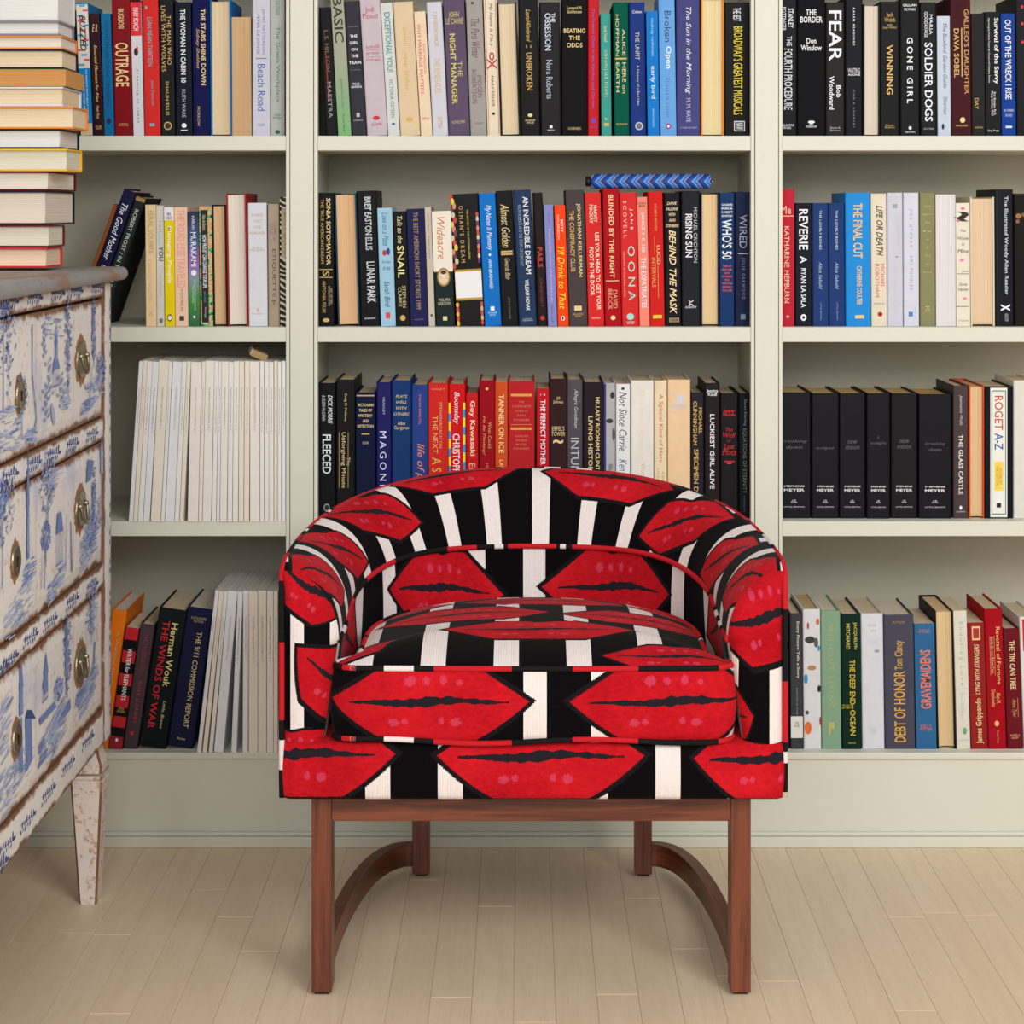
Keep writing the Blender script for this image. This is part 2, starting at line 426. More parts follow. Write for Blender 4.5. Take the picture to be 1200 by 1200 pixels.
# ---- row 1 (top shelf in view)
LB, MB_, RB = 'on top shelf, left bay', 'on top shelf, middle bay', 'on top shelf, right bay'
row(1, LB, [
 (83, 93.6, 12, -6, 'h', BLK, 'plain black # half hidden behind the tall stack of books', []),
 (95, 109, 4, -6, 'p', (0, 138, 200), '# with candy swirls above blue, lettered BUZZED', [Q(.5, .25, .98, .48, (214, 205, 190))]+[Q(.5+.3*math.sin(i*1.9), .02+i*.037, .5, .014, (215, 60, 110) if i % 2 else (60, 150, 200)) for i in range(13)]+[Vt('BUZZED', .5, .09, .36, .5, (20, 20, 30), 'bi'), Vt('THE STRAIGHT FACTS ABOUT THE MOST', .66, .5, .88, .13, WHT), Vt('USED AND ABUSED DRUGS', .4, .55, .85, .13, WHT), Q(.5, .95, .98, .09, (200, 180, 140))]),
 (110, 122, 16, -5.5, 'p', (62, 24, 36), 'dark brown # with small gold manners title', [Vt('Essential Manners for Men', .5, .26, .72, .3, PALEGOLD, 'i'), Ht('E R', .12, .06, .5, PALEGOLD, 'i'), Vt('Peter Post', .5, .75, .86, .25, PALEGOLD, 'i'), Ht('COLLINS', .93, .03, .6, GOLD)]),
 (122.3, 134, 16, -4.5, 'p', (18, 118, 168), 'mid blue # with dark capital lettering beside a crimson book', [Vt('QUARTERLIFE CRISIS', .5, .06, .52, .36, (20, 40, 80)), Vt('ROBBINS', .5, .57, .76, .36, (20, 40, 80)), E(.5, .88, .5, .045, (18, 30, 60))]),
 (134.3, 156, -6, -4, 'h', (140, 18, 34), 'deep crimson # lettered OUTRAGE in gold', [Vt('OUTRAGE', .5, .34, .65, .72, PALEGOLD, 'b'), Vt('BUGLIOSI', .5, .1, .24, .3, PALEGOLD, 'b'), Ht('NORTON', .92, .02, .5, GOLD)]),
 (156.4, 169, 3, -4, 'p', (216, 214, 220), '# white below and red on top, with a tiny bird', [Q(.5, .125, .99, .25, (205, 25, 35)), Vt('MARY ROACH', .5, .04, .21, .5, WHT), E(.45, .37, .4, .06, (40, 20, 20)), E(.55, .345, .2, .03, RED), Vt('dreaming in cuban', .5, .5, .9, .28, (60, 60, 66), 'w')]),
 (169.4, 188, -4, -3, 'h', (214, 62, 58), 'salmon red # with pale blue lettering', [Q(.25, .08, .12, .02, (110, 170, 190)), Vt('LEAN MEAN THIRTEEN', .45, .15, .5, .3, (120, 165, 185)), Vt('Janet Evanovich', .55, .6, .78, .26, (110, 150, 180), 'i'), Q(.5, .92, .3, .02, (110, 170, 190))], {'cloth': True}),
 (188.4, 205.5, -1, -2.5, 'h', (34, 32, 36), 'black # lettered in gold about wolves', [Vt('THE MAN WHO', .68, .12, .48, .28, GOLD), Vt('LIVES WITH WOLVES', .3, .05, .53, .28, GOLD), Vt('SHAUN ELLIS', .5, .6, .85, .22, GOLD), E(.5, .925, .55, .06, GOLD), E(.5, .925, .42, .045, (34, 32, 36))]),
 (206, 226, 3, -2, 'h', (18, 25, 48), 'midnight navy # lettered THE WOMAN IN CABIN 10 in white', [Vt('THE WOMAN IN CABIN 10', .5, .05, .6, .3, WHT, 'b'), Vt('RUTH WARE', .5, .65, .86, .22, (170, 180, 200)), E(.5, .92, .3, .035, WHT), Q(.5, .955, .4, .006, WHT)]),
 (226.3, 247, -6, -1.5, 'h', (32, 36, 92), 'royal navy # with golden star title', [Vt('THE STARS SHINE DOWN', .62, .1, .64, .26, PALEGOLD, 'b'), Vt('Sidney Sheldon', .3, .24, .52, .22, GOLD, 'i'), Vt('MORROW', .33, .79, .93, .14, GOLD)], {'cloth': True}),
 (247.3, 272, 0, -1.5, 'r', (0, 122, 182), 'bright blue # turned round to show its cream page edges', [], {'page': (222, 200, 165)}),
 (272.3, 295, 20, -1, 'q', (200, 165, 128), 'short tan # turned round, pages outward, beside a blue cover', [], {'page': (205, 168, 128)}),
 (295.3, 316.5, -6, 0, 'h', (206, 206, 218), 'pale lavender # lettered Beach Road in blue', [Vt('JAMES PATTERSON', .62, .1, .42, .2, (90, 120, 170)), Vt('PETER DE JONGE', .32, .14, .42, .2, (70, 90, 120)), Q(.5, .45, .6, .008, (120, 130, 150)), Vt('Beach Road', .52, .49, .82, .42, (20, 90, 165)), Ht('LITTLE BROWN', .92, .02, .4, (90, 120, 170))]),
 (317, 333.5, -5, 0, 'p', (184, 188, 184), 'grey # lettered in green next to the upright', [Vt('The Green Workplace', .5, .22, .76, .36, (20, 120, 72)), Vt('LEIGH STRINGER', .5, .03, .14, .3, (60, 120, 90)), Ht('Leigh\nStringer', .86, .045, .7, (20, 100, 70), 'i'), E(.5, .97, .35, .03, (20, 90, 60))]),
])
row(1, MB_, [
 (382, 396, 9, -8.5, 'h', (26, 26, 32), 'black # with a red slash beside the upright', [Vt('L.S. HILTON', .5, .18, .5, .34, (130, 100, 70)), Vt('MAESTRA', .5, .58, .86, .34, (150, 152, 158)), Q(.4, .55, .06, .36, (190, 20, 30))]),
 (396.4, 412, -6, -10, 'p', (140, 150, 128), 'silvery green # with bold dark title', [Vt('BASIC', .5, .02, .34, .7, (38, 36, 32), 'b'), Vt('Economics for the citizen', .5, .6, .8, .14, (60, 80, 60)), Vt('Thomas Sowell', .5, .84, .97, .16, (40, 80, 50))], {'spine': gradient_mat('metal_green', [(0, (110, 168, 104)), (.25, (125, 160, 118)), (.5, (150, 158, 134)), (1, (150, 152, 132))], .26)}),
 (412.4, 430, 2, -11, 'h', (62, 62, 72), 'charcoal # with five stacked white words about a train', [Ht(s, .26+i*.049, .022, wf, WHT, 'b') for i, (s, wf) in enumerate([('THE', .5), ('GIRL', .6), ('ON', .4), ('THE', .5), ('TRAIN', .8)])]+[Ht('A NOVEL', .19, .006, .7, (150, 150, 160)), Ht('A NOVEL', .51, .006, .7, (150, 150, 160)), Ht('PAULA\nHAWKINS', .625, .04, .7, WHT), Q(.5, .845, .22, .03, (180, 180, 190)), Ht('RIVERHEAD', .885, .012, .6, (170, 170, 180))]),
 (430.4, 454.5, -6, -10, 'h', (203, 192, 200), 'pale mauve # with red stacked title', [Ht('Jodi\nPicoult', .13, .085, .75, (176, 30, 60)), Ht('small', .37, .025, .65, (190, 50, 80)), Ht('great', .42, .025, .65, (190, 50, 80)), Ht('things', .465, .025, .7, (190, 50, 80)), Q(.5, .395, .7, .003, (190, 100, 120)), Q(.5, .443, .7, .003, (190, 100, 120)), E(.5, .875, .35, .03, (190, 30, 50)), Ht('BALLANTINE', .92, .02, .5, (190, 60, 90))], {'page': WHITEP}),
 (455, 469, 4, -9.5, 'p', (214, 216, 214), 'white # lettered in teal capitals', [Vt('EXCEPTIONAL YOU!', .5, .07, .52, .5, (20, 140, 138), 'b'), Vt('VICTORIA OSTEEN', .5, .57, .86, .3, (40, 120, 130)), E(.5, .91, .3, .02, (20, 110, 120))]),
 (469.4, 493, 3, -9, 'h', (226, 206, 176), 'cream # with faint gold lower-case title', [Vt('jewel', .5, .19, .31, .22, GOLD), Vt('never broken', .5, .38, .66, .26, GOLD), Q(.5, .88, .3, .03, GOLD)], {'cloth': True}),
 (493.4, 507, 14, -8.5, 'p', (232, 214, 188), 'slim cream # with red marriage title', [Vt('WHY MARRIAGE MATTERS', .35, .1, .66, .3, (205, 60, 60)), Vt('EVAN WOLFSON', .7, .26, .5, .2, (205, 80, 80)), Ht('SIMON', .86, .02, .6, (200, 60, 60))]),
 (507.4, 525.6, 3, -8, 'h', (210, 210, 220), 'pale lilac # lettered in thin gold', [Vt('T. JEFFERSON PARKER', .5, .07, .33, .32, (190, 150, 90)), Vt('THE RENEGADES', .5, .42, .68, .42, GOLD), Vt('DUTTON', .5, .86, .94, .3, (190, 130, 40))]),
 (526, 551, -2, -7, 'h', (112, 98, 122), 'greyish purple cloth # with lime gold title', [Ht('JOHN\nLE CARRÉ', .145, .09, .8, (196, 188, 100)), Vt('THE', .66, .46, .57, .2, (196, 188, 100)), Vt('NIGHT MANAGER', .36, .26, .77, .26, (206, 196, 96), 'b'), Ht('KNOPF', .9, .022, .6, (180, 170, 110))], {'cloth': True}),
 (551.4, 571, -6, -6, 'h', (168, 166, 162), 'light grey # with plum handwritten title', [Vt('The Paris Winter', .5, .17, .45, .5, (104, 40, 70), 'i'), Vt('IMOGEN\nROBERTSON', .5, .53, .77, .6, (110, 60, 84)), E(.4, .06, .2, .02, (90, 20, 70)), Ht('ST MARTINS', .91, .014, .5, (110, 90, 100))]),
 (571.4, 587, -4, -5, 'p', (228, 218, 196), 'cream # bordered in red with a ribbon emblem', [Q(.12, .5, .04, .97, (200, 80, 80)), Q(.88, .5, .04, .97, (200, 80, 80)), Vt('My Name Is Mary', .5, .05, .36, .3, (50, 40, 50), 'i'), E(.5, .43, .4, .06, (180, 26, 40)), E(.5, .43, .2, .035, (228, 218, 196)), Vt('X', .5, .445, .525, .75, (180, 26, 40)), Vt('MARY FISHER', .5, .57, .79, .22, (60, 50, 50)), E(.5, .84, .25, .02, BLK)]),
 (587.4, 610, 3, -5, 'r', (28, 27, 30), 'black-covered # turned round, thick cream pages outward', [], {'page': (226, 206, 174)}),
 (610.4, 633.5, -3, -3.5, 'h', (24, 23, 26), 'black # with a small golden title and dotted mark', [Vt('Laura Hillenbrand', .5, .09, .32, .24, GOLD, 'i'), Vt(':::', .5, .345, .365, .3, GOLD), Vt('UNBROKEN', .5, .4, .67, .32, GOLD), E(.5, .85, .25, .025, PALEGOLD), Ht('RANDOM\nHOUSE', .895, .03, .5, PALEGOLD)]),
 (634, 658, 3, -2, 'h', (42, 38, 42), 'brownish black # with silvery blue title', [Vt('THE', .66, .08, .15, .2, WHT), Vt('OBSESSION', .4, .08, .36, .3, (190, 205, 225), 'b'), Vt('Nora Roberts', .45, .43, .72, .3, (170, 185, 205)), Q(.5, .93, .14, .02, WHT), Ht('BERKLEY', .955, .01, .35, WHT)]),
 (658.3, 688, -5, 0, 'h', (32, 31, 34), 'wide black # lettered BEATING THE ODDS in gold', [Ht('Leonard M.\nGoldenson', .1, .05, .6, PALEGOLD), Ht('BEATING', .25, .033, .85, PALEGOLD, 'b'), Ht('THE', .3, .03, .45, PALEGOLD, 'b'), Ht('ODDS', .352, .033, .62, PALEGOLD, 'b'), Ht('SCRIBNERS', .945, .018, .5, GOLD)], {'cloth': True}),
 (688.5, 702, -6, 0, 'h', (198, 28, 46), 'narrow scarlet # with tiny violet lettering', [Vt('The French Chefs in the Kitchen and Garden', .5, .1, .8, .22, (110, 90, 190)), E(.5, .89, .35, .035, (80, 60, 200)), Ht('KNOPF', .935, .012, .7, (90, 70, 190))]),
 (705, 717, 16, -1.5, 'h', (72, 164, 154), 'slim turquoise # with pale gold lettering', [Vt('Sarah Vowell', .5, .1, .23, .3, PALEGOLD), Vt('UNFAMILIAR FISHES', .5, .3, .68, .28, PALEGOLD, 'w'), Q(.45, .86, .2, .02, GOLD), Q(.5, .905, .5, .025, GOLD)]),
 (720, 738, 3, -1.5, 'h', (0, 104, 86), 'emerald # lettered HERE ON EARTH in pale gold', [Vt('HOFFMAN', .25, .09, .4, .2, PALEGOLD), Vt('ALICE', .68, .2, .4, .2, PALEGOLD), Q(.48, .42, .75, .012, GOLD), Vt('HERE on', .68, .45, .68, .25, PALEGOLD), Vt('EARTH', .25, .45, .67, .2, PALEGOLD), Ht('PUTNAM', .91, .014, .7, GOLD)], {'cloth': True}),
 (739, 757.6, 3, -2, 'h', (20, 62, 136), 'cobalt blue # with beige title and round emblem', [Ht('Cohen', .07, .022, .6, WHT), Vt('THE UNFIT', .5, .22, .43, .26, (200, 190, 170)), Vt('A History of a Bad Idea', .5, .47, .77, .2, (190, 184, 170)), E(.55, .925, .5, .06, (200, 194, 176)), E(.55, .925, .36, .045, (90, 100, 120))]),
 (759, 773, 13, -2, 'p', (0, 132, 206), 'slim bright blue # lettered early bird', [Vt('rodney rothman', .5, .06, .36, .28, (160, 200, 230)), Vt('early bird', .5, .44, .7, .44, WHT), Vt('SIMON SCHUSTER', .5, .78, .93, .12, (190, 220, 240))]),
 (774, 793, -5, -2.5, 'p', (116, 172, 226), 'sky blue # lettered Broken Open', [Vt('Broken', .55, .11, .33, .4, (28, 50, 80)), Vt('Open', .55, .36, .52, .42, WHT, 'b'), Vt('Elizabeth Lesser', .5, .59, .87, .26, (60, 100, 150), 'w'), E(.5, .93, .32, .04, (150, 30, 30)), E(.5, .93, .16, .02, WHT)]),
 (793.3, 821, -5, -1, 'h', (88, 90, 144), 'wide slate violet # with flowing white title', [Vt('The Sun in the Morning', .5, .08, .7, .28, (226, 224, 232), 'i'), Vt('M. M. KAYE', .5, .73, .9, .18, (190, 190, 210)), Ht('ST MARTINS PRESS', .94, .012, .7, (170, 170, 190))], {'cloth': True}),
 (821.3, 848, -2, 0, 'r', (222, 144, 40), 'orange-covered # turned round, ivory pages outward', [], {'page': (232, 214, 166)}),
 (848.4, 878.5, 3, 0, 'h', (20, 19, 21), 'black # with tall yellow theatre title', [Vt('THE BEST', .5, .04, .14, .3, WHT), Vt("BROADWAY'S GREATEST MUSICALS", .55, .18, .84, .36, (228, 204, 40)), Q(.6, .925, .42, .075, WHT), Q(.6, .925, .37, .065, BLK), Vt('NAW', .6, .9, .95, .3, WHT)]),
])
row(1, RB, [
 (911, 934, -3, 0, 'h', (26, 26, 30), 'black # with silver condensed title cut by the upright', [Vt('STANLEY', .68, .08, .22, .26, WHT, 'b'), Vt('POTTINGER', .33, .07, .24, .2, WHT), Vt('THE', .6, .28, .35, .26, WHT), Vt('FOURTH PROCEDURE', .55, .37, .81, .42, (205, 210, 215), 'b'), Ht('BALLANTINE\nBOOKS', .93, .035, .7, WHT)]),
 (934.4, 967, -6, 0, 'h', (30, 30, 35), 'wide black # lettered THE BORDER in white', [Ht('THE\nBORDER', .15, .095, .8, WHT, 'b'), Ht('Don\nWinslow', .35, .09, .75, WHT, 'b'), E(.5, .9, .25, .02, WHT), Ht('wm\nMORROW', .925, .03, .4, WHT)], {'cloth': True}),
 (967.3, 990, 3, 0, 'h', (44, 40, 42), 'brown-black # lettered FEAR in large white capitals', [Vt('FEAR', .5, .06, .44, .66, (226, 232, 240), 'b'), Vt('Bob', .68, .62, .71, .24, WHT, 'b'), Vt('Woodward', .32, .55, .8, .26, WHT, 'b'), Ht('Simon &\nSchuster', .945, .035, .55, (180, 180, 180))]),
 (990.3, 1011, -4, 0, 'h', (22, 22, 30), 'ink black # with dotted white lettering', [Vt('KAREN READINGS', .5, .08, .35, .1, WHT, 'bw'), Ht('WAITING', .53, .035, .7, (190, 192, 200), 'b'), Ht('ALONE', .56, .014, .7, WHT, 'b'), Vt('FIND A COUNTRY', .5, .67, .94, .08, (150, 150, 160), 'w')]),
 (1011.3, 1031, 5, -.5, 'r', (36, 34, 38), 'black-covered # turned round, pinkish cream pages outward', [], {'page': (226, 212, 196)}),
 (1031.5, 1054.4, 2, -1, 'h', (26, 26, 30), 'black # lettered WINNING in gold', [Ht('Jack\nWelch', .115, .07, .55, GOLD), Ht('with\nSuzy Welch', .185, .04, .7, GOLD), Vt('WINNING', .5, .32, .69, .32, (214, 172, 90), 'b'), Ht('Harper\nBusiness', .925, .03, .5, GOLD)]),
 (1055, 1078.3, -1, -.5, 'h', (24, 24, 28), 'black # lettered GONE GIRL in spaced white capitals', [Ht('GILLIAN', .045, .018, .7, WHT, 'b'), Ht('FLYNN', .075, .018, .55, WHT, 'b'), Vt('GONE GIRL', .5, .28, .76, .3, WHT, 'bw'), E(.5, .94, .16, .025, WHT), Ht('CROWN', .97, .012, .5, WHT)]),
 (1079, 1098.3, 3, -1, 'h', (34, 33, 36), 'black # lettered SOLDIER DOGS in heavy white capitals', [Vt('MARIA', .66, .09, .24, .2, WHT), Vt('GOODAVAGE', .36, .07, .26, .2, WHT), Vt('SOLDIER DOGS', .5, .3, .89, .48, (224, 232, 240), 'b'), Ht('DUTTON', .945, .012, .6, (180, 180, 190))]),
 (1099, 1114.6, 19, -1.5, 'p', (200, 210, 224), 'slim pale blue # with handwritten title', [Vt('The Boxford Garden Guide', .6, .06, .6, .3, (60, 60, 80), 'i'), Vt('Silverman', .6, .67, .82, .3, (80, 70, 90), 'i'), E(.4, .92, .2, .05, (30, 30, 60))]),
 (1115.2, 1139, -4, -1.5, 'h', (84, 42, 48), "maroon # with gilt DAUGHTER title", [Vt("GALILEO'S DAUGHTER", .78, .09, .7, .24, (190, 140, 76), 'b'), Vt('DAVA SOBEL', .28, .23, .58, .26, GOLD, 'b'), Q(.54, .4, .05, .35, GOLD), E(.55, .885, .26, .04, PALEGOLD), Ht('WALKER', .925, .014, .6, GOLD)], {'cloth': True}),
 (1139.3, 1155, 16, -1.8, 'p', (38, 37, 37), 'worn black # with only a small gold word visible', [Vt('DAY', .35, .69, .78, .3, GOLD), Ht('NORTON', .93, .014, .6, GOLD)]),
 (1155.3, 1173.5, 14, -2, 'p', (26, 26, 31), 'black # about surviving, small white subtitle', [Vt('Survival of the Savvy', .7, .05, .58, .36, WHT, 'b'), Vt('High-Integrity Political Tactics for Career and Company Success', .25, .05, .57, .13, WHT), Vt('Rick Brandon, Ph.D.\nMarty Seldman, Ph.D.', .5, .64, .84, .34, WHT), Ht('Free Press', .955, .016, .7, WHT)]),
 (1174, 1191, 16, -1.8, 'p', (0, 72, 156), 'strong blue # with condensed white title', [Vt('OUT OF THE WRECK I RISE', .5, .05, .7, .44, (225, 225, 225), 'b'), Ht('NEIL STEINBERG', .79, .02, .7, (190, 200, 220)), Ht('SARA BADER', .83, .02, .5, (190, 200, 220)), Q(.5, .925, .45, .018, (200, 210, 225))]),
 (1191.4, 1214, -5, -1.5, 'h', (30, 27, 31), 'black # with small red marks at the frame edge', [Q(.35, .08, .12, .02, RED), Q(.35, .2, .12, .02, RED), Q(.35, .33, .12, .02, RED)]),
])

# ---- row 2
LB, MB_, RB = 'on second shelf, left bay', 'on second shelf, middle bay', 'on second shelf, right bay'
row(2, LB, [
 (82.5, 87.8, 241, 50, 'h', (150, 92, 50), 'thin brown # leaning furthest out behind the stack', [], {'ins': .052}),
 (88.5, 104.5, 226, 54, 'h', (30, 34, 74), 'navy # lettered The Good Mother, tilting behind the stack', [Vt('The Good Mother', .5, .1, .52, .5, WHT, 'i'), Vt('SUE MILLER', .5, .56, .85, .3, WHT)], {'ins': .05}),
 (106, 119.5, 233, 52, 'h', (52, 58, 58), 'greenish charcoal # tilting against cream books', [Vt('ROBERT FROST / IN THE CLEARING', .5, .1, .85, .36, (196, 200, 200)), Q(.5, .02, .9, .03, (150, 120, 60))], {'cloth': True, 'ins': .05}),
 (171, 183.5, 240, -1, 'p', (230, 206, 168), 'cream # with faint grey squiggled lettering', [Vt('FERAL SQUIRES', .5, .05, .4, .5, (150, 150, 120)), Vt('CHARLES BAXTER', .4, .45, .8, .35, (190, 170, 130)), Ht('JAL', .9, .05, .4, (190, 160, 120))], {'page': (222, 150, 60)}),
 (184, 193, 241, -1.7, 'p', (212, 212, 206), 'slim off-white # with black word YOU', [Vt('YOU', .62, .34, .46, .6, (20, 20, 24), 'b'), Vt('I AM', .5, .13, .22, .3, (150, 150, 150)), Vt('NOTHING', .4, .22, .33, .3, (120, 190, 210)), Vt('WITHOUT', .5, .57, .75, .3, (160, 170, 140)), E(.55, .955, .5, .04, (110, 110, 112))]),
 (193.4, 205, 243, -2, 'p', (232, 212, 20), 'bright yellow # lettered Managing People', [Q(.5, .055, .98, .11, (225, 225, 228)), Ht('HBRS\n10 MUST', .075, .06, .7, (60, 60, 60), 'b'), Vt('Managing People', .5, .16, .64, .5, (240, 238, 220), 'b'), E(.5, .93, .55, .06, (40, 40, 40)), E(.5, .93, .4, .04, WHT)]),
 (205.6, 221, 243, -2.5, 'p', (236, 204, 182), 'peach # with tall pink lettering', [Vt('THE ROAD LESS TRAVELED', .5, .02, .68, .6, (226, 146, 136)), Vt('M. SCOTT PECK, M.D.', .5, .69, .88, .24, (60, 50, 60)), Q(.5, .935, .36, .04, (60, 50, 50))], {'page': (214, 150, 60)}),
 (221.5, 234.4, 248, -3.8, 'p', (40, 80, 120), '# fading from dark blue to green, author in white capitals', [Vt('HARUKI', .5, .04, .16, .26, WHT), Vt('MURAKAMI', .5, .18, .48, .5, WHT, 'b'), E(.5, .535, .5, .05, WHT), Vt('COLORLESS TSUKURU TAZAKI AND HIS\nYEARS OF PILGRIMAGE', .5, .59, .86, .34, (190, 220, 200)), E(.5, .92, .22, .025, WHT)], {'spine': gradient_mat('cover_fade', [(0, (20, 90, 50)), (.25, (50, 130, 50)), (.42, (120, 140, 150)), (.55, (140, 90, 170)), (.75, (50, 80, 140)), (1, (10, 20, 50))], .2)}),
 (235, 250, 242, -5, 'p', (60, 160, 110), 'green and beige patterned # with black title strip', [Q(.4, .5, .56, .94, (18, 20, 32)), Vt('Alain de Botton', .4, .07, .2, .26, (200, 190, 130)), Vt('HOW PROUST CAN CHANGE YOUR LIFE', .4, .24, .68, .3, WHT, 'b'), Vt('not a novel', .4, .71, .8, .2, (60, 170, 110)), Vt('Vintage', .4, .84, .93, .2, (180, 180, 180))], {'spine': wavy_mat('leaf_print', [(20, 60, 50), (60, 165, 110), (200, 180, 130), (225, 150, 90), (60, 165, 110)], 90, 0, .3, 'noise')}),
 (250.4, 267, 240, -5.5, 'r', (28, 24, 24), 'black-covered # turned round with tan pages', [], {'page': (214, 178, 138)}),
 (267.5, 291, 227, -4.3, 'r', (176, 52, 48), 'red-covered # turned round, tall white page block', [], {'page': (230, 220, 206)}),
 (291.5, 314, 238, -1.5, 'h', (220, 222, 230), 'white # with golden stacked poem title', [Ht(s, .1+i*.048, .022, wf, (190, 155, 96)) for i, (s, wf) in enumerate([('POEMS', .62), ('THAT', .5), ('LIVE', .4), ('FOREVER', .8)])]+[Ht('SELECTED BY\nHAZEL FELLEMAN', .375, .035, .75, (190, 160, 110)), E(.5, .87, .1, .03, GOLD), Ht('DOUBLEDAY', .9, .012, .7, GOLD)]),
 (314.5, 328, 239, -1, 'h', (182, 168, 150), 'taupe cloth # with dark vertical title about manners', [Vt('ETIQUETTE Jr.', .5, .37, .85, .38, (50, 42, 50)), Vt('CLARK\nGOLD', .5, .15, .26, .6, (110, 96, 96)), E(.6, .29, .3, .04, (150, 120, 140))], {'cloth': True}),
 (328.4, 341, 231, -.5, 'p', (24, 24, 26), '# with black and cream curved stripes', [Q(.55, .28, .8, .38, (182, 172, 140)), Vt('BUSY DAYS', .6, .12, .44, .4, (130, 130, 100))], {'spine': wavy_mat('curved_stripe', [(20, 20, 22), (20, 20, 22), (222, 214, 190)], 34, 5, 1.1)}),
])
